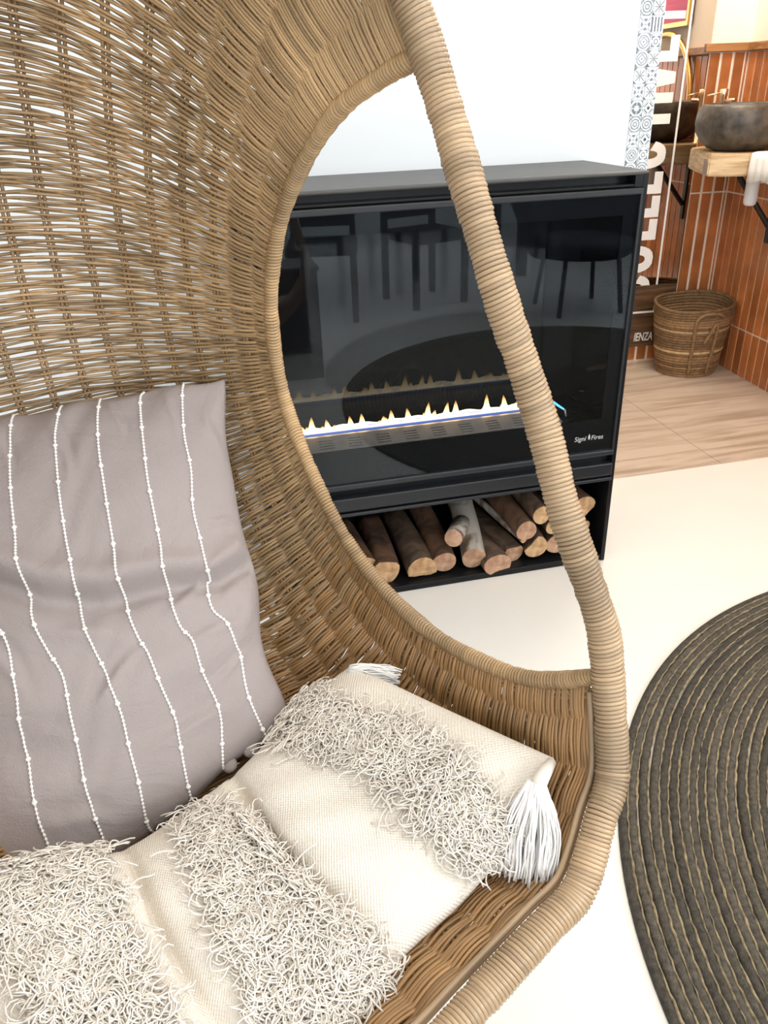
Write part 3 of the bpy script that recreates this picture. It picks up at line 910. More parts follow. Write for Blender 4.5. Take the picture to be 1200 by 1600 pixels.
def shell(t, v):
    """point of the woven shell; t: 0 top .. 1 front, v: -1 left rim .. 1 right rim"""
    t, v = np.broadcast_arrays(np.asarray(t, float), np.asarray(v, float))
    ru, rh, rz = [np.interp(t, TG, rim[:, k]) for k in range(3)]
    mh, mz = [np.interp(t, TG, spine[:, k]) for k in range(2)]
    g = np.sin(ACR * np.abs(v)) / math.sin(ACR); hh = (1 - np.cos(ACR * v)) / (1 - math.cos(ACR))
    sgn = np.sign(v)
    u = U0 + sgn * (ru - U0) * g; h = mh + (rh - mh) * hh; z = mz + (rz - mz) * hh

    def corr(arc, T):
        ruT, rhT, rzT = [np.interp(T, TG, rim[:, k]) for k in range(3)]
        mhT, mzT = [np.interp(T, TG, spine[:, k]) for k in range(2)]
        au, az = arc_at(arc, np.abs(v))
        ah = ring_h(az) + (0.010 if T == 1.0 else 0)
        return sgn * ((au - U0) - (ruT - U0) * g), ah - (mhT + (rhT - mhT) * hh), az - (mzT + (rzT - mzT) * hh)
    c0 = corr(arc_top, 0.0); c1 = corr(arc_bot, 1.0)
    w0 = (1 - t) ** 3; w1 = t ** 4
    u = u + w0 * c0[0] + w1 * c1[0]; h = h + w0 * c0[1] + w1 * c1[1]; z = z + w0 * c0[2] + w1 * c1[2]
    return loc(u, h, z)


def shell_n(t, v, e=1e-3):
    t, v = np.broadcast_arrays(np.asarray(t, float), np.asarray(v, float))
    a = shell(np.clip(t + e, 0, 1), v) - shell(np.clip(t - e, 0, 1), v)
    vv = np.where(np.abs(v) < 2e-3, 2e-3, v)
    b = shell(t, np.clip(vv + e, -1, 1)) - shell(t, np.clip(vv - e, -1, 1))
    n = np.cross(a, b); n /= np.linalg.norm(n, axis=-1)[..., None] + 1e-12
    # make it point inwards (towards the ring centre)
    cen = loc(np.array(U0), np.array(0.75), np.array(1.1))
    s = np.sign(((cen - shell(t, v)) * n).sum(-1)); s = np.where(s == 0, 1, s)
    return n * s[..., None]


chair = empty('hanging_egg_chair', tuple(loc(np.array(U0), np.array(0.8), np.array(0.43))))
tag(chair, 'tan woven rattan hanging egg chair with open sides and cane-wrapped frame', 'chair')
TUBE_R = 0.0172
MB().tube(RING, TUBE_R - 0.001, 16, closed=True).build('frame_tube', MAT['core'], chair, True)


def wrap_coil(path, closed, r_tube, r_str, pitch, name, mat, sides=5, per=13, jitter=0.12, slack=None):
    """strand wound helically round a path, in many short turns"""
    P = np.asarray(path, float)
    if closed: P = np.concatenate([P, P[:1]])
    s = np.r_[0, np.cumsum(np.linalg.norm(np.diff(P, axis=0), axis=1))]
    T = np.gradient(P, axis=0); T /= np.linalg.norm(T, axis=1)[:, None]
    N = np.zeros_like(P)
    ref = np.array([0.3, 0.2, 1.0]); q = ref - T[0] * (ref @ T[0]); N[0] = q / np.linalg.norm(q)
    for i in range(1, len(P)):
        q = N[i - 1] - T[i] * (N[i - 1] @ T[i]); N[i] = q / np.linalg.norm(q)
    B = np.cross(T, N)
    turns = int(s[-1] / pitch)
    mb = MB()
    nT = turns * (per - 1) + 1
    th = np.arange(nT) * 2 * PI / (per - 1)
    kk = th / (2 * PI)
    # slow wander of the spacing, plus a slant of each turn that drifts along the frame
    wander = np.interp(kk, np.arange(turns + 2), np.cumsum(rng.normal(0, jitter, turns + 2)) * 0.30)
    wander -= np.linspace(wander[0], wander[-1], nT)
    tilt = 0.0024 * np.sin(kk * 0.085 + 1) + 0.0010 * np.sin(kk * 0.31)
    sk = np.clip((kk + 0.35 * wander) * (s[-1] / turns) + tilt * np.cos(th), 0, s[-1])
    c = np.stack([np.interp(sk, s, P[:, i]) for i in range(3)], 1)
    n = np.stack([np.interp(sk, s, N[:, i]) for i in range(3)], 1); b = np.stack([np.interp(sk, s, B[:, i]) for i in range(3)], 1)
    per_turn = rng.normal(0, 0.0004, turns + 2)
    rr = r_tube + np.interp(kk, np.arange(turns + 2), per_turn) + 0.0006 * np.sin(kk * 0.23)
    pts = c + rr[:, None] * (np.cos(th)[:, None] * n + np.sin(th)[:, None] * b)
    tone = np.clip(0.5 + np.interp(kk, np.arange(turns + 2), rng.normal(0, 0.16, turns + 2)) + 0.14 * np.sin(kk * 0.13), 0, 1)
    rad = r_str * (1 + np.interp(kk, np.arange(turns + 2), rng.normal(0, 0.06, turns + 2)))
    mb.tube(pts, rad, sides, caps=True, col=np.repeat(tone, sides))
    return mb.build(name, mat, chair, True, kind='stuff')


wrap_coil(RING, True, TUBE_R, 0.0030, 0.0051, 'frame_wrapping', MAT['wrap'], 6, 17)

# weave: warp stakes
NST = 19
v_st = np.linspace(-0.965, 0.965, NST)
# spread the stakes evenly along the cross arc at mid height
tt = np.linspace(0.004, 0.992, 260)
stk = MB()
for k, v in enumerate(v_st):
    for dv in (-0.0068, 0.0068):
        P = shell(tt, np.full_like(tt, v + dv))
        stk.tube(P, 0.0030, 5, col=random.random())
stk.build('wicker_stakes', MAT['wicker_stake'], chair, True, kind='stuff')
# weft strands, each passing before and behind alternate stakes
dens = lambda t: 1.0 + 0.35 * np.clip((0.27 - t) / 0.12, 0, 1) + 0.55 * np.clip((t - 0.56) / 0.12, 0, 1) + 0.25 * np.clip((t - 0.80) / 0.1, 0, 1)
tg = np.linspace(0.003, 0.989, 2000); cum = np.cumsum(dens(tg)); cum = (cum - cum[0]) / (cum[-1] - cum[0])
NW = 620
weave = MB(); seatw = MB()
step = v_st[1] - v_st[0]
for i in range(NW):
    t_i = float(np.interp((i + 0.5 + random.uniform(-0.15, 0.15)) / NW, cum, tg))
    vv = np.linspace(-1, 1, 19 * 6 + 9)
    phase = (vv - v_st[0]) / step
    amp = 0.0043
    off = amp * np.cos(PI * (phase + (i % 2)))
    wob = 0.0008 * np.sin(vv * 9 + random.random() * 6) + 0.0005 * np.sin(vv * 23 + random.random() * 6)
    tv = np.clip(t_i + wob, 0.002, 0.990)
    P = shell(tv, vv); Nn = shell_n(tv, vv)
    # the strands meet the rim binding without standing proud of it
    P = P + Nn * (off * np.clip((1 - np.abs(vv)) * 12, 0.15, 1))[:, None]
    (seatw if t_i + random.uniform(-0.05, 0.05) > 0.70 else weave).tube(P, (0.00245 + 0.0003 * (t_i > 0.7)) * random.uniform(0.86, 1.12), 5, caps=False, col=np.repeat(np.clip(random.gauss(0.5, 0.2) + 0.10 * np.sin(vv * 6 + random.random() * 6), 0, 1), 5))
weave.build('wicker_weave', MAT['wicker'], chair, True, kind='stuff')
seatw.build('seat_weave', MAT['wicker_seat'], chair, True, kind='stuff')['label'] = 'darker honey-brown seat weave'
# bound rims of both side openings
for sg in (1, -1):
    R3 = shell(np.linspace(0.0, 1.0, 400), np.full(400, float(sg)))
    wrap_coil(R3, False, 0.0088, 0.0028, 0.0047, 'rim_wrapping', MAT['rim'], 5, 13)
    MB().tube(R3, 0.0082, 10).build('rim_cane', MAT['core'], chair, True)
# loose edging cane laid along the seat front just inside the frame
fe = shell(np.full(160, 0.992), np.linspace(-0.97, 0.97, 160)); fn = shell_n(np.full(160, 0.992), np.linspace(-0.97, 0.97, 160))
MB().tube(fe + fn * 0.006, 0.0042, 7).tube(fe + fn * 0.001 + 0.0, 0.004, 7).build('edging_cane', MAT['wrap'], chair, True)
apex = RING[np.argmax(RING[:, 2])]
hang = MB()
top_pt = np.array([apex[0], apex[1], H_CEIL])
q = np.linspace(0, 1, 60)
for ph in (0, 2 * PI / 3, 4 * PI / 3):
    pts = apex + (top_pt - apex) * q[:, None] + np.c_[0.006 * np.cos(q * 60 + ph), 0.006 * np.sin(q * 60 + ph), 0 * q]
    hang.tube(pts, 0.006, 6)
hang.build('hanging_rope', MAT['rope'], chair, True)

# ------------------------------------------------------------------ grey striped pillow
def world_px(P):
    q = (np.asarray(P, float) - EYE) @ BAS
    D = -q[..., 2]
    return 600 + FPX * q[..., 0] / D, 800 - FPX * q[..., 1] / D, D


pillow = empty('striped_pillow', tuple(at_depth(210, 1000, 1.2)))
tag(pillow, 'taupe grey cushion with white beaded stripes leaning on the wicker back', 'pillow')
TL, TR = at_depth(-95, 672, 1.18), at_depth(345, 592, 1.255)
BL, BR = at_depth(-75, 1575, 0.985), at_depth(448, 1122, 1.160)
NP = 150
ga = np.linspace(0, 1, NP)
A_, B_ = np.meshgrid(ga, ga, indexing='ij')           # a: left-right, b: top-bottom


def pil_base(a, b):
    a = a[..., None]; b = b[..., None]
    return (1 - b) * ((1 - a) * TL + a * TR) + b * ((1 - a) * BL + a * BR)


base = pil_base(A_, B_)
pn = np.cross(TR - TL, BL - TL); pn /= np.linalg.norm(pn)
if pn @ (EYE - TL) < 0: pn = -pn
ea, eb = 2 * A_ - 1, 2 * B_ - 1
prof_ = (np.clip(1 - np.abs(ea) ** 2.6, 0, 1) * np.clip(1 - np.abs(eb) ** 2.8, 0, 1)) ** 0.55
# sides draw in a little between the corners
cen_ = (TL + TR + BL + BR) / 4
ux = (TR - TL) / np.linalg.norm(TR - TL); uy = (BL - TL) / np.linalg.norm(BL - TL)
base = base - (ux * 0.018 * 1.0) * (np.sign(ea) * np.abs(ea) ** 3 * (1 - eb ** 2))[..., None] * 0.6
base = base + ux * (np.abs(ea) ** 5 * (0.0045 * np.sin(6.3 * B_ * 2 + 1) + 0.0030 * np.sin(19 * B_ + 2)))[..., None] + uy * (np.abs(eb) ** 5 * 0.0035 * np.sin(21 * A_ + 0.5))[..., None]
# folds: a valley that runs from the left edge down and up again to the right edge, and soft creases


def fold(a, b, pts, depth, width):
    pa = np.array(pts); line = np.interp(a, pa[:, 0], pa[:, 1])
    d = b - line
    return -depth * np.exp(-(d / width) ** 2) + 0.8 * depth * np.exp(-((d + 2.1 * width) / (1.3 * width)) ** 2)


CREASES = [(0.30, 0.47, 0.62, 0.62, 0.0050, 0.016), (0.10, 0.40, 0.30, 0.62, 0.0050, 0.014), (0.66, 0.60, 0.98, 0.52, 0.0050, 0.014), (0.70, 0.66, 0.97, 0.72, 0.0035, 0.012), (0.42, 0.70, 0.66, 0.63, 0.0032, 0.012),
           (0.40, 0.02, 0.46, 0.22, 0.0030, 0.012), (0.60, 0.01, 0.64, 0.16, 0.0028, 0.010), (0.80, 0.01, 0.82, 0.20, 0.0028, 0.012), (0.22, 0.03, 0.26, 0.17, 0.0028, 0.011), (0.92, 0.08, 0.99, 0.30, 0.0035, 0.014),
           (0.55, 0.82, 0.90, 0.90, 0.0040, 0.014), (0.25, 0.80, 0.50, 0.94, 0.0035, 0.013), (0.86, 0.40, 1.0, 0.46, 0.0035, 0.012), (0.20, 0.66, 0.40, 0.72, 0.0030, 0.012), (0.74, 0.80, 0.99, 0.80, 0.0030, 0.012)]


def pil_disp(a, b):
    e1 = fold(a, b, [(0, 0.30), (0.18, 0.355), (0.35, 0.44), (0.52, 0.50), (0.72, 0.535), (0.88, 0.58), (1, 0.56)], 0.019, 0.026)
    e2 = fold(a, b, [(0, 0.62), (0.2, 0.67), (0.4, 0.76), (0.6, 0.80), (1, 0.80)], 0.007, 0.045)
    r = 0.0025 * np.sin(9 * a + 5 * b) * np.sin(11 * b - 3 * a) + 0.0016 * np.sin(31 * a + 4 * np.sin(6 * b)) * np.exp(-((b - 0.03) / 0.10) ** 2) * 2.0
    w = 0.0012 * np.sin(38 * b + 17 * a + 3 * np.sin(13 * a)) * np.sin(14 * a + 6 * b)
    pk = 0.006 * np.exp(-((a - 0.97) / 0.05) ** 2 - ((b - 0.66) / 0.05) ** 2)
    cr = 0
    for (x0, y0, x1, y1, hgt_, wd) in CREASES:
        dx, dy = x1 - x0, y1 - y0; L2 = dx * dx + dy * dy
        tt_ = np.clip(((a - x0) * dx + (b - y0) * dy) / L2, 0, 1)
        d_ = ((a - x0) * dy - (b - y0) * dx) / math.sqrt(L2) + 0.008 * np.sin(tt_ * 7)
        cr = cr + hgt_ * np.sin(PI * tt_) ** 1.2 * (np.exp(-(d_ / wd) ** 2) - 0.8 * np.exp(-((d_ - 2.0 * wd) / (1.2 * wd)) ** 2))
    return e1 + e2 + r + w + pk + cr


front = base + pn * (0.074 * prof_ + pil_disp(A_, B_) * np.clip(prof_ * 3, 0, 1))[..., None]
back = base - pn * (0.050 * prof_)[..., None]
mb = MB()
G = np.concatenate([front, back[::-1][1:-1]], 0)
mb.grid(G, close_u=True)
mb.build('pillow_cover', MAT['grey_cloth'], pillow, True)
FPx, FPy, FPd = world_px(front)


def on_pillow(x, y):
    d = (FPx - x) ** 2 + (FPy - y) ** 2
    i, j = np.unravel_index(np.argmin(d), d.shape)
    return np.array([ga[i], ga[j]])


def pil_point(ab):
    i = np.clip(ab[:, 0] * (NP - 1), 0, NP - 1.001); j = np.clip(ab[:, 1] * (NP - 1), 0, NP - 1.001)
    i0, j0 = i.astype(int), j.astype(int); fi, fj = (i - i0)[:, None], (j - j0)[:, None]
    return front[i0, j0] * (1 - fi) * (1 - fj) + front[i0 + 1, j0] * fi * (1 - fj) + front[i0, j0 + 1] * (1 - fi) * fj + front[i0 + 1, j0 + 1] * fi * fj


STR = [[(22, 640), (15, 710), (25, 840), (37, 905), (50, 970), (72, 1012), (97, 1055), (110, 1125), (125, 1185), (140, 1250), (162, 1315), (172, 1345)],
       [(92, 622), (86, 700), (100, 830), (111, 890), (126, 952), (145, 1012), (165, 1050), (187, 1110), (202, 1160), (215, 1222), (232, 1285), (246, 1308)],
       [(157, 607), (154, 692), (162, 752), (171, 816), (197, 935), (216, 992), (232, 1025), (256, 1080), (276, 1135), (286, 1197), (302, 1255)],
       [(222, 597), (220, 625), (224, 682), (231, 742), (241, 802), (251, 861), (265, 919), (278, 975), (300, 1002), (317, 1052), (341, 1109), (348, 1165), (364, 1218)],
       [(286, 590), (284, 620), (287, 677), (297, 732), (300, 790), (314, 842), (327, 900), (323, 916), (332, 950), (355, 975), (369, 1012), (376, 1028), (389, 1085), (410, 1137), (418, 1156)],
       [(-48, 660), (-56, 760), (-38, 900), (-15, 960), (10, 1000), (24, 1080), (31, 1137), (45, 1200), (59, 1270), (77, 1327), (90, 1380)]]
for pts in STR:
    ab = np.array([on_pillow(*p) for p in pts])
    ab = spline(ab, 700)
    ker = np.ones(9) / 9
    P = pil_point(ab) + pn * 0.0010
    L_ = np.r_[0, np.cumsum(np.linalg.norm(np.diff(P, axis=0), axis=1))]
    rad = 0.0019 * (0.78 + 0.45 * np.sin(L_ * 2 * PI / 0.0058))
    m2 = MB().tube(P, np.clip(rad, 0.001, 0.003), 6)
    q = 0.03
    while q < L_[-1] - 0.01:
        c = np.array([np.interp(q, L_, P[:, i]) for i in range(3)])
        m2.lathe([(0.0, -0.0030), (0.0026, -0.0022), (0.0040, 0.0), (0.0026, 0.0022), (0.0, 0.0030)], 8, c)
        q += random.uniform(0.052, 0.062)
    m2.build('stripe_stitching', MAT['stitch'], pillow, True)
# covered buttons at the lower right opening
for px, py in ((396, 1180), (372, 1208)):
    c = pil_point(np.array([on_pillow(px, py)]))[0] + pn * 0.006
    R_ = Matrix.Translation(Vector(c)) @ Vector(pn).to_track_quat('Z', 'Y').to_matrix().to_4x4()
    MB().lathe([(0.0, -0.005), (0.008, -0.005), (0.0115, -0.001), (0.0105, 0.003), (0.006, 0.0055), (0.0, 0.006)], 16, M=R_).build('covered_button', MAT['grey_cloth'], pillow, True)

# ------------------------------------------------------------------ long cream cushion with tufted bands
cush = empty('tufted_cushion', tuple(at_depth(420, 1450, 1.0)))
tag(cush, 'long cream handwoven cushion with shaggy tufted bands and corner tassels on the seat', 'cushion')
bk = [(548, 1040, 1.20, 0.0), (470, 1105, 1.165, 0.13), (385, 1195, 1.115, 0.30), (300, 1262, 1.07, 0.42), (190, 1330, 0.99, 0.60), (60, 1350, 0.93, 0.75), (-160, 1400, 0.85, 1.0)]
fr_ = [(866, 1185, 0.968, 0.0), (800, 1315, 0.945, 0.12), (722, 1410, 0.922, 0.22), (634, 1492, 0.895, 0.33), (545, 1595, 0.855, 0.43), (400, 1730, 0.80, 0.60), (220, 1850, 0.75, 0.75), (-60, 2010, 0.69, 1.0)]


def edge(tab, a):
    P = np.array([at_depth(x, y, D) for x, y, D, _ in tab]); t = np.array([q[3] for q in tab])
    sp = spline(np.c_[P, t], 300)
    return np.stack([np.interp(a, sp[:, 3], sp[:, i]) for i in range(3)], -1)


NA, NB = 300, 120
ca_, cb_ = np.linspace(0, 1, NA), np.linspace(0, 1, NB)
CA, CB = np.meshgrid(ca_, cb_, indexing='ij')
Ek, Ef = edge(bk, CA), edge(fr_, CA)
cbase = Ek * (1 - CB[..., None]) + Ef * CB[..., None]
cn = np.cross(np.gradient(cbase, axis=0), np.gradient(cbase, axis=1)); cn /= np.linalg.norm(cn, axis=-1)[..., None]
if (cn.mean((0, 1)) @ (EYE - cbase.mean((0, 1)))) < 0: cn = -cn
end_t = np.clip(1 - np.abs(2 * CA - 1) ** 6, 0, 1) ** 0.55
crease = 1 - 0.26 * np.exp(-((CA - 0.335 - 0.025 * np.sin(3 * CB)) / 0.030) ** 2) - 0.42 * np.clip(1.25 - 1.2 * CB, 0.25, 1) * np.exp(-((CA - 0.335 - 0.025 * np.sin(3 * CB)) / 0.010) ** 2) - 0.22 * np.exp(-((CA - 0.60 - 0.02 * np.sin(4 * CB)) / 0.03) ** 2) - 0.34 * np.clip(1.25 - 1.2 * CB, 0.25, 1) * np.exp(-((CA - 0.60 - 0.02 * np.sin(4 * CB)) / 0.010) ** 2) - 0.10 * np.exp(-((CA - 0.20) / 0.05) ** 2)
cp = np.clip(1 - np.abs(2 * CB - 1) ** 2.6, 0, 1) ** 0.6
hgt = 0.056 * end_t * cp * crease
hgt = hgt + cp * end_t * (0.0035 * np.sin(13 * CA + 4 * CB) * np.sin(7 * CB) + 0.0016 * np.sin(30 * CB + 40 * CA))
# seam lines along the creases
hgt = hgt + end_t * cp * 0.004 * np.exp(-((CA - 0.357 - 0.025 * np.sin(3 * CB)) / 0.006) ** 2)
ctop = cbase + cn * hgt[..., None]
cbot = cbase - cn * (0.020 * end_t * cp)[..., None]
mb = MB()
G = np.concatenate([ctop.transpose(1, 0, 2), cbot.transpose(1, 0, 2)[::-1][1:-1]], 0)
mb.grid(G, close_u=True)
cover = mb.build('cushion_cover', MAT['cream_cloth'], cush, True)
ga_ = np.broadcast_to(ca_[None, :] * 1.05, G.shape[:2]); gb_ = np.broadcast_to(np.concatenate([cb_, cb_[::-1][1:-1] + 1.0])[:, None] * 0.42, G.shape[:2])
th_ = cover.data.attributes.new('thread', 'FLOAT_VECTOR', 'POINT')
th_.data.foreach_set('vector', np.stack([ga_, gb_, 0 * ga_], -1).reshape(-1).astype(np.float32))
CPX, CPY, CPD = world_px(ctop)
TN = np.cross(np.gradient(ctop, axis=0), np.gradient(ctop, axis=1)); TN /= np.linalg.norm(TN, axis=-1)[..., None]
TN *= np.sign((TN * cn).sum(-1))[..., None]


def inside(poly, x, y):
    poly = np.array(poly, float); c = np.zeros(np.shape(x), bool); j = len(poly) - 1
    for i in range(len(poly)):
        xi, yi = poly[i]; xj, yj = poly[j]
        with np.errstate(divide='ignore', invalid='ignore'):
            c ^= ((yi > y) != (yj > y)) & (x < (xj - xi) * (y - yi) / (yj - yi + 1e-9) + xi)
        j = i
    return c


BANDS = [([(425, 1120), (470, 1085), (560, 1095), (640, 1140), (700, 1180), (770, 1260), (785, 1320), (740, 1365), (700, 1340), (640, 1265), (600, 1220), (560, 1190), (500, 1170), (430, 1165)], 2300),
         [[(270, 1290), (330, 1262), (370, 1275), (440, 1325), (500, 1400), (580, 1480), (600, 1530), (560, 1610), (420, 1660), (400, 1540), (340, 1430), (300, 1360)], 3000],
         [[(0, 1360), (60, 1340), (150, 1325), (190, 1390), (200, 1470), (250, 1560), (290, 1700), (90, 1700), (50, 1560), (-20, 1500), (-60, 1400)], 3300]]
for poly, count in BANDS:
    m_in = inside(poly, CPX, CPY)
    idx = np.argwhere(m_in)
    w = np.linalg.norm(np.cross(np.gradient(ctop, axis=0), np.gradient(ctop, axis=1)), axis=-1)[m_in]
    pick = rng.choice(len(idx), count, p=w / w.sum())
    mb = MB()
    for q in pick:
        i, j = idx[q]
        p = ctop[i, j]; n = TN[i, j]
        fx_ = 3.0 * np.sin(p * 37.0); tdir = rng.normal(size=3) * 0.9 + np.array([0.25, -0.4, 0]) + 0.35 * fx_; tdir -= n * (tdir @ n); tdir /= np.linalg.norm(tdir)
        sd = np.cross(n, tdir)
        Ls = rng.uniform(0.022, 0.056); curl = rng.normal(0, 2.1); h = rng.uniform(0.003, 0.012)
        t = np.linspace(0, 1, 8)
        ang = curl * t + 0.9 * np.sin(t * rng.uniform(2, 7) + rng.uniform(0, 6))
        dx = np.cumsum(np.cos(ang)) * Ls / 8; dy = np.cumsum(np.sin(ang)) * Ls / 8
        hz = 0.002 + h * np.sin(np.minimum(t * 2.2, PI * 0.92)) * 0.9
        pts = p + dx[:, None] * tdir + dy[:, None] * sd + hz[:, None] * n
        mb.tube(pts, np.linspace(0.00125, 0.0009, 8), 4, col=rng.uniform(0, 1))
    mb.build('tufted_band', MAT['tuft'], cush, True, kind='stuff')


def tassel(root, tip, spread, nst, r, name):
    root = np.array(root, float); tip = np.array(tip, float)
    d = tip - root; L_ = np.linalg.norm(d); d /= L_
    view = (EYE - root) / np.linalg.norm(EYE - root)
    sx = np.cross(d, view); sx /= np.linalg.norm(sx); sy = np.cross(sx, d)
    mb = MB()
    for k in range(nst):
        a = rng.uniform(0, 2 * PI); q = math.sqrt(rng.uniform(0, 1))
        ox, oy = q * math.cos(a), q * math.sin(a)
        ln = L_ * rng.uniform(0.86, 1.05)
        t = np.linspace(0, 1, 10)
        wd = spread * (0.30 + 0.85 * np.sin(np.minimum(t * 2.2, PI / 2 + 0.35)))
        wig = 0.0016 * np.sin(t * rng.uniform(4, 11) + rng.uniform(0, 6))
        pts = root + (t * ln)[:, None] * d + (ox * wd + wig)[:, None] * sx + (oy * wd * 0.55 + wig * 0.5)[:, None] * sy
        mb.tube(pts, r, 4, col=rng.uniform(0, 1))
    o = mb.build(name, MAT['tassel'], cush, True, kind='stuff')
    return o


RT = at_depth(838, 1222, 0.935)
tassel(RT, at_depth(818, 1368, 0.945), 0.034, 260, 0.0013, 'tassel')
MB().tube([at_depth(862, 1190, 0.962), at_depth(852, 1206, 0.948), at_depth(842, 1224, 0.935), at_depth(838, 1232, 0.934)], [0.006, 0.0085, 0.010, 0.006], 12).build('tassel_knot', MAT['tuft'], cush, True)
tassel(at_depth(545, 1045, 1.175), at_depth(622, 1062, 1.165), 0.018, 90, 0.0012, 'tassel')

# ------------------------------------------------------------------ alcove: mirror panel with lettering
mir = empty('lettered_mirror', tuple(alc(-0.7, 0, 0.083)))
tag(mir, 'tall wall mirror with white vertical lettering and a white border, left of the tiles', 'mirror')
MB().box((-1.27, -0.004, 0.083), (-0.197, 0.0035, 2.35), M=AM).build('mirror_glass', MAT['mirror'], mir)
base_m = streaky('walnut_board', (0.055, 0.028, 0.014), (0.16, 0.085, 0.04), (1, 1, 12), 4, 0.45)
MB().box((-1.27, -0.0125, 0.083), (-0.199, -0.0042, 0.322), 0.001, M=AM).box((-1.27, -0.0085, 0.322), (-0.199, -0.0042, 0.405), 0.001, M=AM).build('wooden_board', base_m, mir)
LZ = -0.0046           # front of the glass
vn = MB()


def vrect(mb, s0, s1, z0, z1, y=LZ, t=0.0012): mb.box((s0, y - t, z0), (s1, y, z1), M=AM)


bd = MB()
vrect(bd, -0.3165, -0.3065, 0.322, 2.3); vrect(bd, -0.3165, -0.3065, 0.262, 0.322, -0.0126); vrect(bd, -1.2, -0.3165, 0.262, 0.272, -0.0126)
bd.build('border_line', MAT['vinyl'], mir)
BASE = -0.352; CAP = 0.27; TH = 0.043


def put(poly_list, z0, name):
    """letter drawn with x along the reading direction (up the wall), y from baseline to cap (towards the left)"""
    mb = MB()
    for poly in poly_list:
        P = [(BASE - y, z0 + x) for x, y in poly]
        mb.prism(P, 0, 0.0012, (tuple(AX), (0, 0, 1), tuple(-AY)), CORNER + AY * (LZ))
    mb.build(name, MAT['vinyl'], mir)


def bowl(w, a0, a1, h=CAP, th=TH, n=22):
    """elliptic ring piece as quads"""
    out = []
    A = np.linspace(a0, a1, n)
    R0, R1 = w / 2, h / 2
    for i in range(n - 1):
        q = []
        for ang, k in ((A[i], 1), (A[i + 1], 1), (A[i + 1], 0), (A[i], 0)):
            rx = R0 - (0 if k else th); ry = R1 - (0 if k else th)
            ex = 0.75
            c, s_ = math.cos(ang), math.sin(ang)
            q.append((w / 2 + rx * math.copysign(abs(c) ** ex, c), h / 2 + ry * math.copysign(abs(s_) ** ex, s_)))
        out.append(q)
    return out


def R(x0, x1, y0, y1): return [(x0, y0), (x1, y0), (x1, y1), (x0, y1)]


put(bowl(0.128, 0.5, 2 * PI - 0.5), 0.335, 'letter')
put(bowl(0.140, 0, 2 * PI), 0.468, 'letter')
put([R(0, 0.100, 0, TH), R(0, TH, TH, CAP)], 0.632, 'letter')
put([R(0, 0.100, 0, TH), R(0, TH, TH, CAP)], 0.741, 'letter')
put([R(0, 0.100, 0, TH), R(0, 0.100, CAP - TH, CAP), R(0, TH, TH, CAP - TH), R(TH, 0.085, CAP / 2 - TH / 2, CAP / 2 + TH / 2)], 0.851, 'letter')
put(bowl(0.128, 0.5, 2 * PI - 0.5), 0.964, 'letter')
put([R(0.036, 0.036 + TH, 0, CAP - TH), R(-0.01, 0.125, CAP - TH, CAP)], 1.124, 'letter')
put([R(0, TH, 0, CAP)], 1.249, 'letter')
put([[(0.030, 0), (0.076, 0), (0.118, CAP), (0.072, CAP), (0.053, 0.08), (0.034, CAP), (-0.012, CAP)]], 1.300, 'letter')
put([R(0, 0.104, 0, TH), R(0, 0.104, CAP - TH, CAP), R(0, TH, TH, CAP - TH), R(TH, 0.085, CAP / 2 - TH / 2, CAP / 2 + TH / 2)], 1.418, 'letter')
put([R(0, 0.030, -0.012, CAP)] + [[(0.03 + x * 0.72, 0.088 + y * 0.66) for x, y in q] for q in bowl(0.15, -PI / 2, PI / 2)], 1.585, 'letter')
tm = Matrix.Identity(4)
X3 = Vector(AX); Y3 = Vector((0, 0, 1)); Z3 = X3.cross(Y3)
for i in range(3): tm[i][0] = X3[i]; tm[i][1] = Y3[i]; tm[i][2] = Z3[i]; tm[i][3] = alc(-0.409, -0.0135, 0.114)[i]
text_mesh('IENZA', 0.062, tm @ Matrix.Diagonal((0.60, 1, 1, 1)), MAT['vinyl'], 'small_lettering', mir, shear=0.12, offset=0.0014)

# ------------------------------------------------------------------ vanity: slab, bracket, basin, tap, trap, towel
ZT, ZB = 1.060, 0.972
slab = empty('timber_vanity_slab', tuple(alc(-0.2, -0.3, ZB)))
tag(slab, 'thick pale live-edge timber vanity slab fixed in the tiled corner', 'vanity shelf')
poly = [(-0.297, -0.133), (-0.335, -0.25), (-0.385, -0.42), (-0.405, -0.505), (-0.36, -0.545), (-0.255, -0.580), (-0.12, -0.62), (-0.002, -0.66), (-0.002, -1.45), (-0.002, -0.002), (-0.12, -0.002)]
poly = [(-0.297, -0.133), (-0.335, -0.25), (-0.385, -0.42), (-0.405, -0.505), (-0.36, -0.545), (-0.255, -0.580), (-0.22, -0.70), (-0.22, -1.05), (-0.003, -1.05), (-0.003, -0.003), (-0.12, -0.003)]
bm = bmesh.new()
vs = [bm.verts.new(alc(s, y, ZB)) for s, y in poly]
f = bm.faces.new(vs)
ex = bmesh.ops.extrude_face_region(bm, geom=[f])
for v in [g for g in ex['geom'] if isinstance(g, bmesh.types.BMVert)]: v.co.z = ZT
bmesh.ops.bevel(bm, geom=[e for e in bm.edges], offset=0.006, segments=2, affect='EDGES')
bmesh.ops.recalc_face_normals(bm, faces=bm.faces[:])
bm.verts.index_update()
MB().add(np.array([v.co[:] for v in bm.verts]), [tuple(v.index for v in q.verts) for q in bm.faces]).build('slab_body', MAT['slab'], slab)
bm.free()
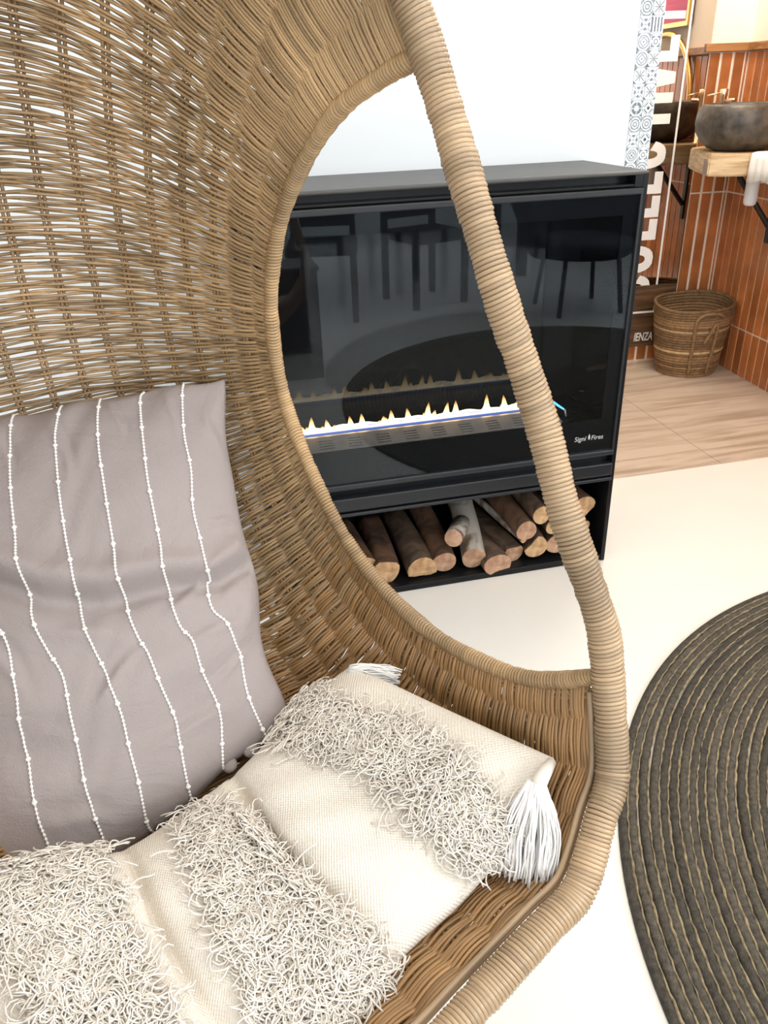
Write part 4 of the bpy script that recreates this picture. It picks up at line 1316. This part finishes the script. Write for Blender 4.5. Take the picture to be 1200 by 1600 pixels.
# grey end-grain patch at the sawn corner
ep = np.array([alc(-0.388, -0.43, 0), alc(-0.4065, -0.505, 0)]); ed = ep[1] - ep[0]; ed /= np.linalg.norm(ed); en = np.cross(ed, [0, 0, 1.0])
if en @ (EYE - ep[0]) < 0: en = -en
MB().prism([(0.004, ZB + 0.006), (0.072, ZB + 0.004), (0.074, ZB + 0.052), (0.05, ZB + 0.068), (0.012, ZB + 0.066)], 0.0, 0.0015, (tuple(ed), (0, 0, 1), tuple(en)), ep[0] * 1.0).build('end_grain', MAT['slab_end'], slab)
for yb in (-0.41, -0.90):
    br_ = empty('shelf_bracket', tuple(alc(-0.01, yb, 0.68)))
    tag(br_, 'black iron diagonal bracket under the timber slab%s' % (', nearest the back wall' if yb > -0.5 else ', farther from the back wall'), 'bracket', 'iron brackets under the vanity slab')
    MB().box((-0.26, yb - 0.014, ZB - 0.009), (-0.001, yb + 0.014, ZB - 0.001), M=AM).build('top_bar', MAT['iron'], br_)
    MB().box((-0.010, yb - 0.014, 0.66), (-0.001, yb + 0.014, ZB - 0.009), M=AM).build('wall_bar', MAT['iron'], br_)
    a0 = alc(-0.195, yb, ZB - 0.018); a1 = alc(-0.010, yb, 0.735)
    MB().tube([a0, a1], 0.013, 8).build('strut', MAT['iron'], br_)
basin = empty('stone_basin', tuple(alc(-0.215, -0.375, ZT)))
tag(basin, 'dark rough river stone vessel basin standing on the timber slab', 'basin')
bprof = [(0.0, 0.0), (0.09, 0.0), (0.125, 0.010), (0.160, 0.038), (0.182, 0.075), (0.190, 0.110), (0.187, 0.145), (0.176, 0.172), (0.168, 0.184), (0.160, 0.186), (0.154, 0.178), (0.150, 0.15), (0.135, 0.10), (0.10, 0.06), (0.05, 0.045), (0.0, 0.043)]
wobf = lambda a, k: 0.025 * np.sin(2 * a + 0.6) + 0.012 * np.sin(5 * a + k * 0.35) + 0.006 * np.sin(9 * a + k * 0.8)
MB().lathe(bprof, 48, alc(-0.208, -0.375, ZT + 0.0005), wob=wobf).build('bowl', MAT['stone'], basin, True)
MB().lathe([(0.0, 0.0), (0.02, 0.0), (0.022, 0.003), (0.0, 0.004)], 16, alc(-0.208, -0.375, ZT + 0.0435)).build('drain', MAT['brass'], basin, True)
tap = empty('basin_tap', tuple(alc(-0.165, -0.10, ZT)))
tag(tap, 'slim copper pillar tap with thin lever rising behind the stone basin', 'tap')
tb = alc(-0.150, -0.095, ZT)
MB().lathe([(0.0, 0.0), (0.026, 0.0), (0.026, 0.006), (0.0175, 0.008), (0.0175, 0.206), (0.0195, 0.208), (0.0195, 0.238), (0.0, 0.240)], 20, tb).build('pillar', MAT['brass'], tap, True)
MB().tube([tb + np.array([0, 0, 0.222]), tb + np.array([-0.03, -0.004, 0.222]), tb - AX * 0.078 + np.array([0, 0, 0.213])], [0.0045, 0.004, 0.0035], 8).build('lever', MAT['brass'], tap, True)
MB().tube([tb + np.array([0, 0, 0.185]) - AY * 0.01, tb + np.array([0, 0, 0.192]) - AY * 0.05, tb + np.array([0, 0, 0.194]) - AY * 0.10], 0.008, 10).build('spout', MAT['brass'], tap, True)
trap = empty('drain_trap', tuple(alc(-0.15, -0.46, 0.86)))
tag(trap, 'translucent white plastic drain trap hanging under the timber slab', 'drain')
tc_ = alc(-0.17, -0.485, 0)
MB().lathe([(0.0, 0.838), (0.018, 0.840), (0.026, 0.848), (0.0285, 0.862), (0.0285, 0.935), (0.031, 0.937), (0.031, 0.955), (0.020, 0.958), (0.020, 0.971)], 24, tc_).build('trap_cup', MAT['pvc'], trap, True)
MB().tube([tc_ + np.array([0, 0, 0.945]) + AX * 0.02, tc_ + np.array([0, 0, 0.947]) + AX * 0.10, tc_ + np.array([0, 0, 0.945]) + AX * 0.168], 0.016, 14).build('waste_pipe', MAT['pvc'], trap, True)
# towel folded over the slab's front edge
tw = empty('hand_towel', tuple(alc(-0.24, -0.60, ZT)))
tag(tw, 'white hand towel hanging over the front edge of the timber slab', 'towel')
tp = [(-0.11, ZT + 0.006), (-0.02, ZT + 0.008), (0.006, ZT + 0.004), (0.012, ZT - 0.02), (0.013, ZT - 0.06), (0.012, ZT - 0.105)]
p_a, p_b = alc(-0.255, -0.581, 0), alc(-0.225, -0.69, 0)
ed = (p_b - p_a) / np.linalg.norm(p_b - p_a); en = np.array([-ed[1], ed[0], 0]);
if en @ (EYE - p_a) < 0: en = -en
G = np.zeros((24, len(tp), 3))
for i, x in enumerate(np.linspace(0.004, 0.118, 24)):
    for j, (d_, z_) in enumerate(tp):
        rip = 0.004 * math.sin(x * 90) * (j / 5.0)
        G[i, j] = p_a + ed * x + en * (d_ + 0.002 + abs(rip)) + np.array([0, 0, z_ - (0.006 * math.sin(x * 60) if j == 5 else 0)])
mb = MB().grid(G)
o_ = mb.build('towel_cloth', MAT['cloth_white'], tw, True)
sol = o_.modifiers.new('thickness', 'SOLIDIFY'); sol.thickness = 0.004; sol.offset = 1.0
# soap bottle beside the basin
sb = empty('soap_bottle', tuple(alc(-0.10, -0.66, ZT)))
tag(sb, 'amber pump soap bottle on the slab beside the basin, seen in the mirror', 'bottle')
sbc = alc(-0.10, -0.66, ZT + 0.0005)
MB().lathe([(0.0, 0.0), (0.034, 0.0), (0.036, 0.004), (0.036, 0.115), (0.030, 0.132), (0.014, 0.140), (0.014, 0.150), (0.0, 0.150)], 24, sbc).build('bottle_body', MAT['soap'], sb, True)
MB().lathe([(0.0, 0.150), (0.015, 0.150), (0.015, 0.165), (0.005, 0.167), (0.005, 0.190), (0.0, 0.191)], 16, sbc).tube([sbc + np.array([0, 0, 0.188]), sbc + np.array([-0.04, 0, 0.186])], 0.005, 8).build('pump', MAT['brass'], sb, True)

# arched mirror and picture on the side wall (seen in the lettered mirror)
am = empty('arched_rail', tuple(alc(-0.01, -0.80, 1.10)))
tag(am, 'arch of gold tube fixed to the tiled side wall, seen in the lettered mirror', 'rail')
yc, hw, zs = -0.81, 0.345, 1.215
arc = [alc(-0.022, yc + hw, 1.063)] + [alc(-0.022, yc + hw * math.cos(t), zs + hw * math.sin(t)) for t in np.linspace(0, PI, 25)] + [alc(-0.022, yc - hw, 1.063)]
MB().tube(np.array(arc), 0.015, 10).build('gold_tube', MAT['gold'], am, True)
for y in (yc + hw, yc - hw):
    MB().lathe([(0.0, 0.0), (0.024, 0.0), (0.024, 0.005), (0.0, 0.006)], 16, alc(-0.0245, y, ZT + 0.0006)).build('foot_plate', MAT['gold'], am)
fp_ = empty('framed_picture', tuple(alc(-0.01, -0.86, 1.60)))
tag(fp_, 'magenta print in a slim gold frame on the side wall above the wooden rail', 'picture')
MB().box((-0.012, -1.12, 1.61), (0.0, -0.62, 2.15), M=AM).build('print', MAT['picture'], fp_)
frm = MB()
for lo, hi in (((-0.02, -1.14, 1.59), (0.002, -0.60, 1.612)), ((-0.02, -1.14, 2.15), (0.002, -0.60, 2.172)), ((-0.02, -1.14, 1.612), (0.002, -1.12, 2.15)), ((-0.02, -0.62, 1.612), (0.002, -0.60, 2.15))): frm.box(lo, hi, M=AM)
frm.build('picture_frame', MAT['gold'], fp_)

# ------------------------------------------------------------------ woven basket in the alcove corner
bc = np.array([2.402, 3.522, 0.0035])
bas = empty('woven_basket', tuple(bc))
tag(bas, 'round brown seagrass basket with pale bands and handles on the alcove floor', 'basket')
NR = 26
Rz = lambda z: 0.140 + 0.052 * (z / 0.36) ** 0.8
body, pale = MB(), MB()
aa = np.linspace(0, 2 * PI, 72, endpoint=False)


def bpt(z, a, off=0.0):
    r = Rz(z) + off
    lip = (z / 0.36) ** 3 * (0.012 * np.sin(a) + 0.006 * np.cos(a) + 0.004 * np.sin(3 * a))
    return np.stack([bc[0] + r * 1.02 * np.cos(a), bc[1] + r * 0.90 * np.sin(a), bc[2] + z * (1 + 0) + lip + 0 * a], -1)


for k in range(NR):
    z = 0.007 + k * 0.0138
    P = bpt(np.full(72, z), aa) + np.c_[0 * aa, 0 * aa, 0.0012 * np.sin(aa * 36 + k * PI)]
    isp = k in (9, 17)
    (pale if isp else body).tube(P, 0.0088 + (0.001 if isp else 0), 6, closed=True, col=rng.uniform(0, 1))
inn = MB()
G = np.array([bpt(np.full(72, z), aa, -0.004) for z in np.linspace(0.0, 0.355, 8)]).transpose(1, 0, 2)
inn.grid(G, close_u=True); bot = bpt(np.full(72, 0.004), aa, -0.004); inn.add(bot, [tuple(range(72))])
body.build('coiled_body', MAT['basket'], bas, True, kind='stuff'); pale.build('pale_band', MAT['basket_light'], bas, True)
inn.build('lining', MAT['basket'], bas, True)


def strap(pts, r, name):
    MB().tube(spline(np.array(pts), 40), r, 8).build(name, MAT['basket'], bas, True)


def bp1(z, deg, off): return bpt(np.array([z]), np.array([math.radians(deg)]), off)[0]


for cdeg in (263,):
    strap([bp1(0.02, cdeg - 17, 0.012), bp1(0.16, cdeg - 17, 0.013), bp1(0.30, cdeg - 17, 0.014), bp1(0.335, cdeg - 10, 0.015), bp1(0.342, cdeg, 0.016), bp1(0.335, cdeg + 14, 0.015), bp1(0.315, cdeg + 24, 0.014)], 0.0085, 'handle')
    strap([bp1(0.02, cdeg + 17, 0.012), bp1(0.16, cdeg + 17, 0.013), bp1(0.275, cdeg + 15, 0.014), bp1(0.285, cdeg + 12, 0.015), bp1(0.23, cdeg + 5, 0.015), bp1(0.185, cdeg - 1, 0.014)], 0.0085, 'handle')

# ------------------------------------------------------------------ furniture behind the camera, seen mirrored in the fire glass
ped = empty('black_pedestal', (0.44, -0.30, 0))
tag(ped, 'black box pedestal table behind the viewer, mirrored in the fire glass', 'side table')
MB().box((0.32, -0.42, 0.0), (0.57, -0.16, 0.56), 0.004).build('pedestal_body', MAT['dark_wood'], ped)
MB().box((0.31, -0.43, 0.56), (0.58, -0.15, 0.58), 0.004).build('pedestal_top', MAT['dark_wood'], ped)


def side_chair(x, y, rz, label):
    o = empty('dining_chair', (x, y, 0), rz)
    tag(o, label, 'chair', 'dark dining chairs behind the viewer')
    Mx = Matrix.Translation((x, y, 0)) @ Matrix.Rotation(rz, 4, 'Z')
    MB().box((-0.23, -0.22, 0.43), (0.23, 0.23, 0.49), 0.015, M=Mx).build('seat', MAT['dark_cloth'], o)
    MB().box((-0.22, -0.24, 0.55), (0.22, -0.20, 0.92), 0.012, M=Mx).build('backrest', MAT['dark_cloth'], o)
    for sx_ in (-0.20, 0.20):
        MB().box((sx_ - 0.02, 0.17, 0), (sx_ + 0.02, 0.21, 0.43), 0.003, M=Mx).build('leg', MAT['dark_wood'], o)
        MB().box((sx_ - 0.02, -0.24, 0), (sx_ + 0.02, -0.20, 0.92), 0.003, M=Mx).build('leg', MAT['dark_wood'], o)


side_chair(0.80, -1.45, 0.2, 'dark upholstered dining chair, left one of two mirrored in the fire glass')
side_chair(1.55, -1.62, -0.3, 'dark upholstered dining chair, middle of the glass reflection by the table')
tbl = empty('dining_table', (1.3, -2.35, 0))
tag(tbl, 'long dark wooden dining table behind the chairs, mirrored in the fire glass', 'table')
MB().box((0.3, -2.85, 0.70), (2.6, -2.10, 0.75), 0.006).build('tabletop', MAT['dark_wood'], tbl)
for x in (0.36, 2.46):
    for y in (-2.80, -2.20): MB().box((x, y, 0), (x + 0.07, y + 0.07, 0.70), 0.004).build('leg', MAT['dark_wood'], tbl)
lc = empty('lounge_chair', (2.45, -1.05, 0))
tag(lc, 'dark wicker tub chair across the rug, mirrored in the fire glass', 'chair')
MB().lathe([(0.0, 0.36), (0.30, 0.36), (0.33, 0.38), (0.33, 0.44), (0.30, 0.46), (0.0, 0.47)], 28, (2.45, -1.05, 0)).build('seat', MAT['dark_cloth'], lc, True)
ang = np.linspace(math.radians(160), math.radians(380), 40)
G = np.array([[(2.45 + (0.34 + 0.05 * k) * math.cos(t), -1.05 + (0.34 + 0.05 * k) * math.sin(t), 0.36 + 0.12 * k) for k in range(4)] for t in ang])
o_ = MB().grid(G).build('backrest', MAT['dark_cloth'], lc, True)
sol = o_.modifiers.new('thickness', 'SOLIDIFY'); sol.thickness = 0.03
for t in (0.8, 2.4, 3.9, 5.5): MB().tube([(2.45 + 0.25 * math.cos(t), -1.05 + 0.25 * math.sin(t), 0.37), (2.45 + 0.30 * math.cos(t), -1.05 + 0.30 * math.sin(t), 0.0)], 0.016, 8).build('leg', MAT['dark_wood'], lc)
